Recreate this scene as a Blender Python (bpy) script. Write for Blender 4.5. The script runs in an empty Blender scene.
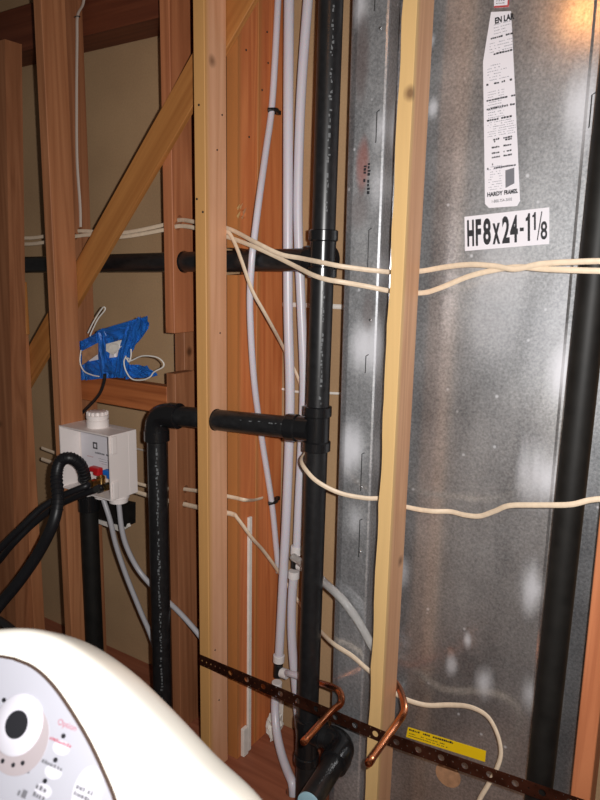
import bpy, bmesh, math, random
from mathutils import Vector, Matrix, Euler
random.seed(7)
SC = bpy.context.scene
COL = SC.collection

# ------------------------------------------------------------------ camera
FPX = 688.42
ROT = ((0.8355884, -0.11769949, -0.53659934),      # rows: world X, Y, Z in (right, up, forward)
       (0.54906978, 0.14740423, 0.82267513),
       (0.01773143, 0.98204828, -0.18779449))
CAMP = Vector((0.0, -1.45, 1.61))
cd = bpy.data.cameras.new('camera'); co = bpy.data.objects.new('camera', cd); COL.objects.link(co)
cd.sensor_fit = 'VERTICAL'; cd.sensor_height = 36.0; cd.lens = 36.0 * FPX / 800.0
cd.clip_start = 0.02
m = Matrix.Identity(4)
for r in range(3):
    m[r][0] = ROT[r][0]; m[r][1] = ROT[r][1]; m[r][2] = -ROT[r][2]; m[r][3] = CAMP[r]
co.matrix_world = m
cd.dof.use_dof = True; cd.dof.focus_distance = 1.9; cd.dof.aperture_fstop = 7.0
SC.camera = co

# ------------------------------------------------------------------ world, lights, exposure
W = bpy.data.worlds.new('world'); SC.world = W; W.use_nodes = True
bg = W.node_tree.nodes['Background']
bg.inputs[0].default_value = (1.0, 0.90, 0.80, 1); bg.inputs[1].default_value = 0.055
def cam_off(r, u, f):
    return CAMP + Vector([ROT[i][0]*r + ROT[i][1]*u + ROT[i][2]*f for i in range(3)])
fl = bpy.data.lights.new('camera_flash', 'SPOT'); fl.energy = 128; fl.color = (1.0, 0.98, 0.96)
fl.spot_size = math.radians(125); fl.spot_blend = 1.0; fl.shadow_soft_size = 0.012
flo = bpy.data.objects.new('camera_flash', fl); COL.objects.link(flo)
fm = m.copy(); fm.translation = cam_off(0.055, 0.02, 0.03); flo.matrix_world = fm
flo.matrix_world = fm @ Matrix.Rotation(math.radians(-5), 4, 'Y')
bl = bpy.data.lights.new('ceiling_bulb', 'POINT'); bl.energy = 1.7; bl.color = (1.0, 0.38, 0.08); bl.shadow_soft_size = 0.04
blo = bpy.data.objects.new('ceiling_bulb', bl); COL.objects.link(blo); blo.location = (-0.609, -0.92, 2.497)
SC.view_settings.view_transform = 'Standard'; SC.view_settings.look = 'None'
SC.view_settings.exposure = 0.0; SC.view_settings.gamma = 1.0; SC.view_settings.use_curve_mapping = False

# ------------------------------------------------------------------ pixel helpers (a pixel gives a direction; a plane gives the depth)
def ray(x, y):
    a, b, c = x-300.0, 400.0-y, FPX
    return Vector([ROT[i][0]*a + ROT[i][1]*b + ROT[i][2]*c for i in range(3)])
def PY(x, y, Y):
    d = ray(x, y); return CAMP + d*((Y-CAMP.y)/d.y)
def PX(x, y, X):
    d = ray(x, y); return CAMP + d*((X-CAMP.x)/d.x)

# ------------------------------------------------------------------ materials
def srgb(r, g, b):
    f = lambda v: (v/255/12.92) if v/255 <= 0.04045 else ((v/255+0.055)/1.055)**2.4
    return (f(r), f(g), f(b), 1)
class NT:
    def __init__(s, name):
        s.m = bpy.data.materials.new(name); s.m.use_nodes = True
        s.t = s.m.node_tree; s.b = s.t.nodes['Principled BSDF']
    def n(s, typ, **kw):
        o = s.t.nodes.new(typ)
        for k, v in kw.items(): setattr(o, k, v)
        return o
    def l(s, a, b): s.t.links.new(a, b)
    def math(s, op, a, b=None, c=None):
        o = s.n('ShaderNodeMath', operation=op)
        for i, v in enumerate((a, b, c)):
            if v is None: continue
            if isinstance(v, (int, float)): o.inputs[i].default_value = v
            else: s.l(v, o.inputs[i])
        return o.outputs[0]
    def ramp(s, fac, stops):
        o = s.n('ShaderNodeValToRGB'); e = o.color_ramp.elements
        while len(e) < len(stops): e.new(0.5)
        for k, (p, c) in enumerate(stops): e[k].position = p; e[k].color = c
        s.l(fac, o.inputs[0]); return o.outputs[0]
    def mix(s, fac, a, b, mode='MIX'):
        o = s.n('ShaderNodeMix', data_type='RGBA', blend_type=mode)
        for i, v in ((0, fac), (6, a), (7, b)):
            if isinstance(v, (int, float, tuple)): o.inputs[i].default_value = v
            else: s.l(v, o.inputs[i])
        return o.outputs[2]
    def noise(s, vec, scale, detail=4, rough=0.55, dist=0.0):
        o = s.n('ShaderNodeTexNoise'); o.inputs['Scale'].default_value = scale
        o.inputs['Detail'].default_value = detail; o.inputs['Roughness'].default_value = rough
        o.inputs['Distortion'].default_value = dist
        s.l(vec, o.inputs['Vector']); return o.outputs[0]
    def bump(s, h, strength, dist):
        o = s.n('ShaderNodeBump'); o.inputs['Strength'].default_value = strength; o.inputs['Distance'].default_value = dist
        s.l(h, o.inputs['Height']); s.l(o.outputs[0], s.b.inputs['Normal'])
    def objco(s, sc=(1, 1, 1), rnd=True):
        tc = s.n('ShaderNodeTexCoord'); mp = s.n('ShaderNodeMapping'); mp.inputs['Scale'].default_value = sc
        v = tc.outputs['Object']
        if rnd:
            oi = s.n('ShaderNodeObjectInfo'); k = s.math('MULTIPLY', oi.outputs['Random'], 37.0)
            a = s.n('ShaderNodeVectorMath', operation='ADD'); s.l(v, a.inputs[0])
            cb = s.n('ShaderNodeCombineXYZ'); s.l(k, cb.inputs[0]); s.l(k, cb.inputs[1]); s.l(k, cb.inputs[2])
            s.l(cb.outputs[0], a.inputs[1]); v = a.outputs[0]
        s.l(v, mp.inputs[0]); return mp.outputs[0]

def plain(name, col, rough=0.5, metal=0.0, spec=0.5, var=0.0, scale=30, **kw):
    t = NT(name); b = t.b
    b.inputs['Roughness'].default_value = rough; b.inputs['Metallic'].default_value = metal
    b.inputs['Specular IOR Level'].default_value = spec
    if var:
        v = t.objco((1, 1, 1)); f = t.noise(v, scale, 5)
        dk = tuple(max(0, c*(1-var)) for c in col[:3])+(1,); lt = tuple(min(1, c*(1+var)) for c in col[:3])+(1,)
        t.l(t.ramp(f, [(0.3, dk), (0.7, lt)]), b.inputs['Base Color'])
    else: b.inputs['Base Color'].default_value = col
    for k, v in kw.items(): b.inputs[k].default_value = v
    return t.m

def wood(name, light, dark, front=None, knots=0.105, rough=0.55, grain=1.0):
    """sawn softwood, grain along local Z; `front` = sapwood colour of the local -Y edge"""
    t = NT(name)
    v1 = t.objco((55, 55, 1.6)); v2 = t.objco((11, 11, 0.55)); v3 = t.objco((4.5, 4.5, 4.0))
    g = t.noise(v1, 1.0, 5, 0.6, 0.25); big = t.noise(v2, 1.0, 2, 0.5, 0.6)
    rings = t.math('FRACT', t.math('MULTIPLY', big, 7.0)); rings = t.math('ABSOLUTE', t.math('SUBTRACT', rings, 0.5))
    f = t.math('ADD', t.math('MULTIPLY', g, 0.6*grain), t.math('MULTIPLY', rings, 0.5*grain))
    col = t.ramp(f, [(0.20, dark), (0.58, light)])
    mo = t.noise(t.objco((9, 9, 4)), 1.0, 4, 0.6, 0.4); mm_ = t.n('ShaderNodeMapRange'); t.l(mo, mm_.inputs[0]); mm_.inputs[1].default_value = 0.35; mm_.inputs[2].default_value = 0.68; mm_.inputs[3].default_value = 0.0; mm_.inputs[4].default_value = 0.55
    col = t.mix(mm_.outputs[0], col, tuple(a_*0.45+b_*0.55 for a_, b_ in zip(light[:3], (light[0]*0.72, light[1]*0.58, light[2]*0.5)))+(1,))
    if front:
        tc = t.n('ShaderNodeTexCoord'); sp = t.n('ShaderNodeSeparateXYZ'); t.l(tc.outputs['Object'], sp.inputs[0])
        mr = t.n('ShaderNodeMapRange'); t.l(t.math('ADD', sp.outputs[1], t.math('MULTIPLY', g, 0.004)), mr.inputs[0])
        mr.inputs[1].default_value = 0.006; mr.inputs[2].default_value = 0.024; mr.inputs[3].default_value = 1; mr.inputs[4].default_value = 0
        fc = t.mix(t.math('MULTIPLY', f, 0.75), tuple(c*0.78 for c in front[:3])+(1,), front)
        col = t.mix(mr.outputs[0], col, fc)
    vo = t.n('ShaderNodeTexVoronoi'); vo.inputs['Scale'].default_value = 1.0; t.l(v3, vo.inputs['Vector'])
    k = t.n('ShaderNodeMapRange'); t.l(t.math('ADD', vo.outputs['Distance'], t.math('MULTIPLY', g, 0.05)), k.inputs[0])
    k.inputs[1].default_value = knots*0.45; k.inputs[2].default_value = knots; k.inputs[3].default_value = 0.85; k.inputs[4].default_value = 0
    col = t.mix(k.outputs[0], col, tuple(c*0.36 for c in dark[:3])+(1,))
    t.l(col, t.b.inputs['Base Color']); t.b.inputs['Roughness'].default_value = rough
    t.b.inputs['Specular IOR Level'].default_value = 0.3
    t.bump(g, 0.25, 0.002)
    return t.m

M = {}
M['stud_pale'] = wood('wood_pale', srgb(226, 174, 138), srgb(204, 148, 110), srgb(214, 160, 98))
M['stud_ivory'] = wood('wood_ivory', srgb(212, 164, 126), srgb(184, 134, 98), srgb(230, 190, 130))
M['stud_pink'] = wood('wood_pink', srgb(190, 122, 82), srgb(150, 88, 56))
M['stud_red'] = wood('wood_red', srgb(214, 132, 80), srgb(176, 92, 50), srgb(188, 122, 68))
M['stud_brown'] = wood('wood_brown', srgb(190, 130, 90), srgb(152, 96, 62))
M['stud_fir'] = wood('wood_fir', srgb(164, 110, 76), srgb(124, 76, 48))
M['stud_edge'] = wood('wood_edge', srgb(196, 122, 82), srgb(148, 80, 50), grain=1.3)
M['block'] = wood('wood_block', srgb(182, 108, 62), srgb(122, 62, 30))
M['brace'] = wood('wood_brace', srgb(188, 128, 70), srgb(152, 94, 46), knots=0.08)
M['beam'] = wood('wood_beam', srgb(120, 66, 44), srgb(86, 42, 28), knots=0.02)
M['plate'] = wood('wood_plate', srgb(160, 98, 72), srgb(120, 66, 46), knots=0.05)
def drywall_mat():
    t = NT('drywall_paper'); v = t.objco((1, 1, 1), False)
    a = t.noise(v, 2.2, 3); b_ = t.noise(v, 160, 3)
    f = t.math('ADD', t.math('MULTIPLY', a, 0.7), t.math('MULTIPLY', b_, 0.3))
    t.l(t.ramp(f, [(0.35, srgb(164, 132, 98)), (0.65, srgb(186, 152, 114))]), t.b.inputs['Base Color'])
    t.b.inputs['Roughness'].default_value = 0.85; t.bump(b_, 0.15, 0.001)
    return t.m
M['drywall'] = drywall_mat()
M['floor'] = plain('floor_plywood', srgb(132, 96, 72), 0.8, var=0.25, scale=9)
M['abs'] = plain('abs_plastic', (0.012, 0.012, 0.013, 1), 0.34, spec=0.55, var=0.35, scale=60)
M['abs_fit'] = plain('abs_fitting', (0.009, 0.009, 0.010, 1), 0.22, spec=0.6)
M['abs_matt'] = plain('abs_matt', (0.010, 0.009, 0.008, 1), 0.55, spec=0.3, var=0.35, scale=25)
M['print'] = plain('white_print', (0.12, 0.125, 0.13, 1), 0.6)
M['ink'] = plain('black_ink', (0.012, 0.012, 0.016, 1), 0.6)
M['grey_ink'] = plain('grey_ink', (0.16, 0.16, 0.18, 1), 0.6)
M['pale_ink'] = plain('pale_ink', (0.26, 0.26, 0.30, 1), 0.6)
M['red_ink'] = plain('red_ink', (0.45, 0.05, 0.05, 1), 0.6)
M['pink_ink'] = plain('pink_ink', (0.42, 0.10, 0.14, 1), 0.6)
M['pex'] = plain('pex_plastic', srgb(206, 200, 208), 0.33, spec=0.5, **{'Subsurface Weight': 0.15, 'Subsurface Scale': 0.01})
M['pex_grey'] = plain('pex_grey', srgb(176, 174, 178), 0.35)
M['pex_collar'] = plain('pex_collar', srgb(222, 216, 214), 0.4)
M['black_plastic'] = plain('black_plastic', (0.012, 0.012, 0.012, 1), 0.35)
M['romex'] = plain('cable_sheath', srgb(226, 204, 178), 0.45, var=0.08, scale=80)
M['romex_grey'] = plain('cable_sheath_grey', srgb(196, 182, 170), 0.5)
M['white_plastic'] = plain('white_plastic', srgb(238, 228, 224), 0.42)
M['white_matt'] = plain('white_matt', srgb(226, 220, 212), 0.7, var=0.06, scale=40)
M['paper'] = plain('label_paper', srgb(226, 222, 228), 0.5)
M['yellow'] = plain('yellow_label', srgb(236, 196, 10), 0.5)
M['tan'] = plain('tan_patch', srgb(170, 128, 96), 0.6, var=0.2, scale=60)
M['copper'] = plain('copper', (0.72, 0.27, 0.13, 1), 0.22, 1.0, var=0.25, scale=30)
M['strap'] = plain('copper_plated_steel', (0.15, 0.055, 0.034, 1), 0.38, 0.9, var=0.5, scale=20)
M['brass'] = plain('brass', (0.60, 0.38, 0.14, 1), 0.3, 1.0)
M['steel'] = plain('steel', (0.55, 0.55, 0.56, 1), 0.3, 1.0)
M['dark_steel'] = plain('dark_gap', (0.02, 0.02, 0.02, 1), 0.6)
M['red_plastic'] = plain('red_plastic', srgb(196, 30, 36), 0.4)
M['blue_plastic'] = plain('blue_plastic', srgb(30, 110, 205), 0.4)
M['rubber'] = plain('black_rubber', (0.012, 0.012, 0.014, 1), 0.42, spec=0.45)
M['tape'] = plain('blue_tape', srgb(48, 132, 226), 0.4, var=0.3, scale=22)
M['nail'] = plain('nail', (0.05, 0.045, 0.04, 1), 0.5, 0.6)
M['clear'] = plain('clear_vinyl', srgb(216, 214, 212), 0.12, spec=0.6, **{'Transmission Weight': 0.55, 'IOR': 1.25})
M['enamel'] = plain('white_enamel', srgb(240, 236, 226), 0.22, spec=0.5)
M['panel'] = plain('panel_plastic', srgb(176, 176, 186), 0.38)
M['panel_trim'] = plain('panel_trim', srgb(74, 58, 50), 0.4)
M['dial'] = plain('dial_plastic', srgb(208, 206, 216), 0.35)
M['dial_ring'] = plain('dial_ring', srgb(170, 160, 164), 0.4)
M['cap_blue'] = plain('cap_blue', srgb(160, 196, 210), 0.4)

def galv(name, spots, streak=None, rough=0.44, metal=0.85):
    """hot-dip galvanised sheet with whitish zinc bloom spots (object coords = world)"""
    t = NT(name); v = t.objco((1, 1, 1), False)
    sp1 = t.noise(v, 150, 3, 0.7); sp2 = t.noise(v, 5, 3, 0.5)
    v2 = t.objco((9, 9, 1.2), False); sp3 = t.noise(v2, 1.0, 3)
    f = t.math('ADD', t.math('MULTIPLY', sp1, 0.45), t.math('ADD', t.math('MULTIPLY', sp2, 0.25), t.math('MULTIPLY', sp3, 0.3)))
    col = t.ramp(f, [(0.37, (0.34, 0.35, 0.37, 1)), (0.63, (0.84, 0.85, 0.87, 1))])
    mask = None
    for (p, r, amt) in spots:
        d = t.n('ShaderNodeVectorMath', operation='DISTANCE')
        mp = t.n('ShaderNodeMapping'); tc = t.n('ShaderNodeTexCoord')
        mp.inputs['Scale'].default_value = (1, 0, 0.55); t.l(tc.outputs['Object'], mp.inputs[0])
        t.l(mp.outputs[0], d.inputs[0]); d.inputs[1].default_value = (p[0], 0, p[2]*0.55)
        mr = t.n('ShaderNodeMapRange', interpolation_type='SMOOTHSTEP')
        t.l(t.math('ADD', d.outputs['Value'], t.math('MULTIPLY', t.math('SUBTRACT', sp3, 0.5), r*3.0)), mr.inputs[0])
        mr.inputs[1].default_value = r*0.15; mr.inputs[2].default_value = r*1.25; mr.inputs[3].default_value = amt; mr.inputs[4].default_value = 0
        mask = mr.outputs[0] if mask is None else t.math('MAXIMUM', mask, mr.outputs[0])
    # small scattered specks of zinc
    vo = t.n('ShaderNodeTexVoronoi'); vo.inputs['Scale'].default_value = 14; t.l(v, vo.inputs['Vector'])
    mr = t.n('ShaderNodeMapRange'); t.l(vo.outputs['Distance'], mr.inputs[0]); mr.inputs[1].default_value = 0.03; mr.inputs[2].default_value = 0.075; mr.inputs[3].default_value = 0.6; mr.inputs[4].default_value = 0
    mask = t.math('MAXIMUM', mask, mr.outputs[0]) if mask is not None else mr.outputs[0]
    col = t.mix(mask, col, (0.80, 0.80, 0.84, 1))
    if streak:
        tc = t.n('ShaderNodeTexCoord'); s3 = t.n('ShaderNodeSeparateXYZ'); t.l(tc.outputs['Object'], s3.inputs[0])
        for (p, rx, rz, sc_, amt) in streak:
            dx = t.math('DIVIDE', t.math('SUBTRACT', s3.outputs[0], p[0]), rx); dz = t.math('DIVIDE', t.math('SUBTRACT', s3.outputs[2], p[2]), rz)
            d2 = t.math('ADD', t.math('MULTIPLY', dx, dx), t.math('MULTIPLY', dz, dz))
            q = t.n('ShaderNodeMapRange', interpolation_type='SMOOTHSTEP'); t.l(t.math('ADD', d2, t.math('MULTIPLY', t.math('SUBTRACT', sp3, 0.5), 2.4)), q.inputs[0])
            q.inputs[1].default_value = 0.15; q.inputs[2].default_value = 1.3; q.inputs[3].default_value = amt; q.inputs[4].default_value = 0
            col = t.mix(q.outputs[0], col, sc_)
            mask = t.math('MAXIMUM', mask, t.math('MULTIPLY', q.outputs[0], 0.5))
    t.l(col, t.b.inputs['Base Color'])
    t.l(t.math('SUBTRACT', metal, t.math('MULTIPLY', mask, 0.6*metal)), t.b.inputs['Metallic'])
    ro = t.math('ADD', rough, t.math('ADD', t.math('MULTIPLY', sp2, 0.14), t.math('MULTIPLY', mask, 0.2)))
    t.l(ro, t.b.inputs['Roughness']); t.bump(sp1, 0.12, 0.0006)
    gl = t.n('ShaderNodeBsdfAnisotropic'); gl.inputs['Roughness'].default_value = 0.20; t.l(col, gl.inputs['Color'])
    mx = t.n('ShaderNodeMixShader'); t.l(t.math('SUBTRACT', 0.55, t.math('MULTIPLY', mask, 0.45)), mx.inputs[0])
    out = t.t.nodes['Material Output']; t.l(t.b.outputs[0], mx.inputs[1]); t.l(gl.outputs[0], mx.inputs[2]); t.l(mx.outputs[0], out.inputs['Surface'])
    return t.m

# ------------------------------------------------------------------ object helpers
PRINT = {'fine_print', 'headline_print', 'bold_print', 'printed_lettering', 'panel_print', 'stencil_print', 'red_mark'}
def setp(o, label=None, cat=None, group=None, kind=None):
    if label: o['label'] = label
    if cat: o['category'] = cat
    if group: o['group'] = group
    if kind: o['kind'] = kind
    return o
def thing(name, label, cat, loc, group=None):
    o = bpy.data.objects.new(name, None); o.empty_display_size = 0.05; COL.objects.link(o)
    o.location = loc; return setp(o, label, cat, group)
def root_loc(o):
    v = Vector(o.location)
    while o.parent: o = o.parent; v += Vector(o.location)
    return v
def obj(name, bm, mat, parent=None, label=None, cat=None, group=None, kind=None, smooth=False, origin=None):
    """bm is in world coordinates; origin re-bases it"""
    if name in PRINT and not kind: kind = 'stuff'
    me = bpy.data.meshes.new(name)
    base = root_loc(parent) if parent else (Vector(origin) if origin else Vector((0, 0, 0)))
    if base.length: bmesh.ops.translate(bm, verts=bm.verts, vec=-base)
    bmesh.ops.recalc_face_normals(bm, faces=bm.faces)
    if smooth:
        for f in bm.faces: f.smooth = True
        for e in bm.edges:
            if len(e.link_faces) == 2 and e.calc_face_angle(0) > math.radians(40): e.smooth = False
    bm.to_mesh(me); bm.free(); me.materials.append(mat)
    o = bpy.data.objects.new(name, me); COL.objects.link(o)
    if parent: o.parent = parent
    else: o.location = base
    return setp(o, label, cat, group, kind)
def box_bm(a, b, bevel=0.0, bm=None, seg=1):
    own = bm is None
    if own: bm = bmesh.new()
    a = Vector(a); b = Vector(b)
    r = bmesh.ops.create_cube(bm, size=1.0)
    for v in r['verts']:
        v.co = Vector([(a[i]+b[i])/2 + v.co[i]*(b[i]-a[i]) for i in range(3)])
    if bevel:
        es = set(e for v in r['verts'] for e in v.link_edges)
        bmesh.ops.bevel(bm, geom=list(es), offset=bevel, segments=seg, affect='EDGES', profile=0.5)
    return bm
def smooth_path(pts, n=6):
    pts = [Vector(p) for p in pts]
    if len(pts) < 3 or n <= 1: return pts
    q = [pts[0]*2-pts[1]] + pts + [pts[-1]*2-pts[-2]]; out = []
    for i in range(1, len(q)-2):
        p0, p1, p2, p3 = q[i-1:i+3]
        for k in range(n):
            t = k/n
            out.append(0.5*((2*p1)+(p2-p0)*t+(2*p0-5*p1+4*p2-p3)*t*t+(3*p1-p0-3*p2+p3)*t**3))
    out.append(pts[-1]); return out
def tube_bm(pts, r, seg=12, n=6, flat=None, bm=None, ref=None):
    """swept tube; flat=(a,b) elliptic section; r may be a function of arc fraction"""
    bm = bm or bmesh.new()
    P = smooth_path(pts, n); L = len(P); rings = []
    T = [(P[min(i+1, L-1)]-P[max(i-1, 0)]).normalized() for i in range(L)]
    ref = Vector(ref) if ref else Vector((0, -1, 0))
    if abs(T[0].dot(ref)) > 0.95: ref = Vector((1, 0, 0))
    N = (ref - T[0]*ref.dot(T[0])).normalized()
    for i in range(L):
        N = (N - T[i]*N.dot(T[i])).normalized(); B = T[i].cross(N)
        rr = r(i/(L-1)) if callable(r) else r
        a, b = (flat if flat else (rr, rr))
        rings.append([bm.verts.new(P[i] + N*math.cos(2*math.pi*k/seg)*a + B*math.sin(2*math.pi*k/seg)*b) for k in range(seg)])
    for i in range(L-1):
        for k in range(seg):
            bm.faces.new((rings[i][k], rings[i][(k+1) % seg], rings[i+1][(k+1) % seg], rings[i+1][k]))
    bm.faces.new(rings[0]); bm.faces.new(rings[-1])
    return bm
def lathe_bm(p, d, prof, seg=20, bm=None):
    """prof = [(t along axis, radius), ...]"""
    bm = bm or bmesh.new(); p = Vector(p); d = Vector(d).normalized()
    a = Vector((0, 0, 1)) if abs(d.z) < 0.9 else Vector((1, 0, 0))
    u = d.cross(a).normalized(); w = d.cross(u); rings = []
    for t, r in prof:
        rings.append([bm.verts.new(p + d*t + (u*math.cos(2*math.pi*k/seg)+w*math.sin(2*math.pi*k/seg))*max(r, 1e-5)) for k in range(seg)])
    for i in range(len(rings)-1):
        for k in range(seg):
            bm.faces.new((rings[i][k], rings[i][(k+1) % seg], rings[i+1][(k+1) % seg], rings[i+1][k]))
    bm.faces.new(rings[0]); bm.faces.new(rings[-1])
    return bm
def prism_bm(poly, d, bm=None):
    """closed polygon (list of points) extruded by vector d"""
    bm = bm or bmesh.new(); d = Vector(d)
    a = [bm.verts.new(Vector(p)) for p in poly]; b = [bm.verts.new(Vector(p)+d) for p in poly]
    bm.faces.new(a); bm.faces.new(b[::-1])
    for i in range(len(a)):
        j = (i+1) % len(a); bm.faces.new((a[i], b[i], b[j], a[j]))
    return bm
def quad_bm(bm, o, u, w, x0, x1, y0, y1):
    vs = [bm.verts.new(o+u*x+w*y) for x, y in ((x0, y0), (x1, y0), (x1, y1), (x0, y1))]
    bm.faces.new(vs)
def text_bm(body, size, o, u, w, xs=1.0, bold=0.0, shear=0.0, align='LEFT'):
    """flat lettering in the plane (u,w) at point o"""
    cu = bpy.data.curves.new('lettering', 'FONT'); cu.body = body; cu.size = size; cu.offset = bold; cu.align_x = align
    cu.resolution_u = 3
    to = bpy.data.objects.new('lettering', cu); COL.objects.link(to)
    dg = bpy.context.evaluated_depsgraph_get(); dg.update()
    me = bpy.data.meshes.new_from_object(to.evaluated_get(dg))
    bm = bmesh.new(); bm.from_mesh(me)
    for v in bm.verts:
        x, y = v.co.x*xs + v.co.y*shear, v.co.y; v.co = o + u*x + w*y
    bpy.data.objects.remove(to); bpy.data.meshes.remove(me); bpy.data.curves.remove(cu)
    return bm
def lumber(name, a, b, mat, label, cat='stud', group=None, bevel=0.0018, kind=None):
    """vertical box between corners a and b, origin at the base, front-left corner"""
    return obj(name, box_bm(a, b, bevel), mat, None, label, cat, group, kind, origin=a)
def lumber_x(name, a, b, mat, label, cat, bevel=0.0018):
    """horizontal board along X: the mesh is built along local Z and turned"""
    bmx = box_bm((0, 0, 0), (b[1]-a[1], b[2]-a[2], b[0]-a[0]), bevel)
    o = obj(name, bmx, mat, None, label, cat)
    o.matrix_world = Matrix(((0, 0, 1, a[0]), (1, 0, 0, a[1]), (0, 1, 0, a[2]), (0, 0, 0, 1)))
    return o
def nail(parent, p, d=(0, -1, 0), r=0.0032):
    obj('nail_head', lathe_bm(Vector(p), d, [(-0.001, r), (0.0012, r), (0.0016, r*0.7)], 8), M['nail'], parent)

# ------------------------------------------------------------------ the setting
FY, BY0, BY1, CY1 = 0.089, 0.108, 0.197, 0.337
ZT = 2.62
obj('floor', box_bm((-3.2, -3.0, -0.05), (1.6, 0.40, 0.0)), M['floor'], kind='structure', label='rough brown plywood subfloor under the stud wall')
wb = obj('wall_back', box_bm((-3.0, CY1+0.001, 0.0), (1.6, CY1+0.014, ZT)), M['drywall'], kind='structure', label='bare tan paper back of drywall behind the studs')
lumber_x('bottom_plate', (-3.0, 0.0, 0.0), (-0.92, CY1, 0.038), M['plate'], 'brown wooden bottom plate lying on the floor under the studs', 'lumber')
lumber_x('top_beam', (-3.0, BY1+0.012, 2.353), (-1.285, CY1-0.001, 2.50), M['beam'], 'dark reddish wooden top beam across the wall, upper left', 'beam')
lumber_x('ceiling_plate', (-3.0, 0.0, ZT), (1.6, CY1+0.014, ZT+0.076), M['beam'], 'double wooden top plate above all the studs', 'lumber')
z0, z1 = 0.0385, ZT-0.0005

# front row of 2x4 studs
LX = -1.937; AX = -1.296; SX = -0.708; RX = -0.214
studL = lumber('wall_stud', (LX, 0, z0), (LX+0.038, FY, z1), M['stud_brown'], 'brown front stud carrying the white washer outlet box', group='front row studs')
studA = lumber('wall_stud', (AX, 0, z0), (AX+0.038, FY, z1), M['stud_pale'], 'pale front stud pierced by the black horizontal branch pipe', group='front row studs')
studR = lumber('wall_stud', (RX, 0, 0.0005), (RX+0.040, FY, z1), M['stud_edge'], 'orange stud at the lower right edge beside the black pipe', group='front row studs')
stud2 = None
bm = bmesh.new()
# stud in front of the steel panel, with a bark-edged (waney) left corner
n = 60; prevr = None
for i in range(n+1):
    z = 0.0005 + (z1-0.0005)*i/n
    wob = 0.0025*math.sin(i*0.9)+0.002*math.sin(i*0.37+1)
    lo = 0.006+abs(wob); q = -0.004-0.013*(1-z/2.0)
    ring = [bm.verts.new((q+SX+lo, 0.0, z)), bm.verts.new((q+SX+0.0395, 0.0, z)), bm.verts.new((q+SX+0.041, 0.0015, z)), bm.verts.new((q+SX+0.041, FY, z)), bm.verts.new((q+SX, FY, z)), bm.verts.new((q+SX, 0.012+abs(wob)*2, z))]
    if prevr:
        for k in range(6): bm.faces.new((prevr[k], prevr[(k+1) % 6], ring[(k+1) % 6], ring[k]))
    else: bm.faces.new(ring)
    prevr = ring
bm.faces.new(prevr)
stud2 = obj('wall_stud', bm, M['stud_ivory'], None, 'pale yellow stud with ragged left edge in front of the galvanized panel', 'stud', 'front row studs', origin=(SX, 0, 0.0005))
bark = wood('wood_bark', srgb(96, 56, 34), srgb(48, 26, 16), knots=0.02)
stud2.data.materials.append(bark)
for f in stud2.data.polygons:
    if f.normal.x < -0.3 and f.normal.y < -0.2: f.material_index = 1
for x, y in ((199, 105), (197, 199), (203, 212)): nail(studA, PY(x, y, 0.0))
for x, y in ((217, 150), (222, 115), (220, 333), (215, 650), (219, 700)): nail(studA, PX(x, y, AX+0.038), (1, 0, 0), 0.0025)

# corner post at the far left
pa = PY(22, 60, 0.040); pb = PY(25, 280, 0.040); pl = (pa.x-pb.x)/(pa.z-pb.z); pz = PY(10, 41, 0.0).z
pbm = bmesh.new()
for (z, nxt) in ((z0, 0),):
    lo4 = [(-2.34, -0.02), (pb.x+pl*(z0-pb.z), -0.02), (pb.x+pl*(z0-pb.z), 0.040), (-2.34, 0.040)]; hi4 = [(-2.34, -0.02), (pb.x+pl*(pz-pb.z), -0.02), (pb.x+pl*(pz-pb.z), 0.040), (-2.34, 0.040)]
    va = [pbm.verts.new((x, y, z0)) for x, y in lo4]; vb = [pbm.verts.new((x, y, pz)) for x, y in hi4]
    pbm.faces.new(va); pbm.faces.new(vb)
    for k in range(4): pbm.faces.new((va[k], va[(k+1) % 4], vb[(k+1) % 4], vb[k]))
obj('corner_post', pbm, M['stud_fir'], None, 'wide brown corner post at the left edge of the picture', 'post', origin=(-2.34, -0.02, z0))
zc = PY(30, 281, 0.1).z
lumber('filler_stud', (-2.30, 0.0405, z0), (-2.175, 0.0885, zc), M['stud_brown'], 'short brown stud behind the corner post, ending at the pipe', 'stud')
lumber('edge_strip', (-2.1745, 0.075, zc-0.19), (-2.169, 0.0895, zc-0.004), M['brace'], 'thin pale sliver beside the top of the short corner stud', 'strip')

# second row (2x4) and third row (2x6)
BX = -1.273; GX = -1.519; BPX = -1.949
B_rows = []
def notched(name, x, w, notches, mat, label, group, y0=BY0, y1=BY1):
    """stud with notches cut from its front edge: list of (z low, z high, depth)"""
    prof = [(y1, z0), (y0, z0)]
    for (a, b, d) in notches: prof += [(y0, a), (y0+d, a+0.004), (y0+d, b-0.004), (y0, b)]
    prof += [(y0, z1), (y1, z1)]
    return obj(name, prism_bm([(x, y, z) for y, z in prof], (w, 0, 0)), mat, None, label, 'stud', group, origin=(x, y0, z0))
VZ = 1.628   # vent pipe level
ng = 'second row studs'
studB = notched('wall_stud', BX, 0.038, [(VZ-0.040, VZ+0.036, 0.068)], M['stud_red'], 'orange red stud behind the pale stud, notched for the vent pipe', ng)
studC = lumber('wall_stud', (BX-0.004, BY1+0.0008, z0), (BX+0.040, CY1-0.0005, z1), M['stud_red'], 'deep orange red stud that the thin tube is clipped to', group='third row studs')
zg1 = PY(168, 333, BY0).z; zg2 = PY(168, 373, BY0).z
studG = lumber('wall_stud', (GX, BY0, zg1), (GX+0.038, BY1, z1), M['stud_pink'], 'reddish brown stud cut off short above the blue tape', 'stud', ng)
studGl = lumber('stud_block', (GX, BY0, z0), (GX+0.038, BY1, zg2), M['stud_fir'], 'lower cut-off stud behind the black riser pipe elbow', 'stud', ng)
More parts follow.
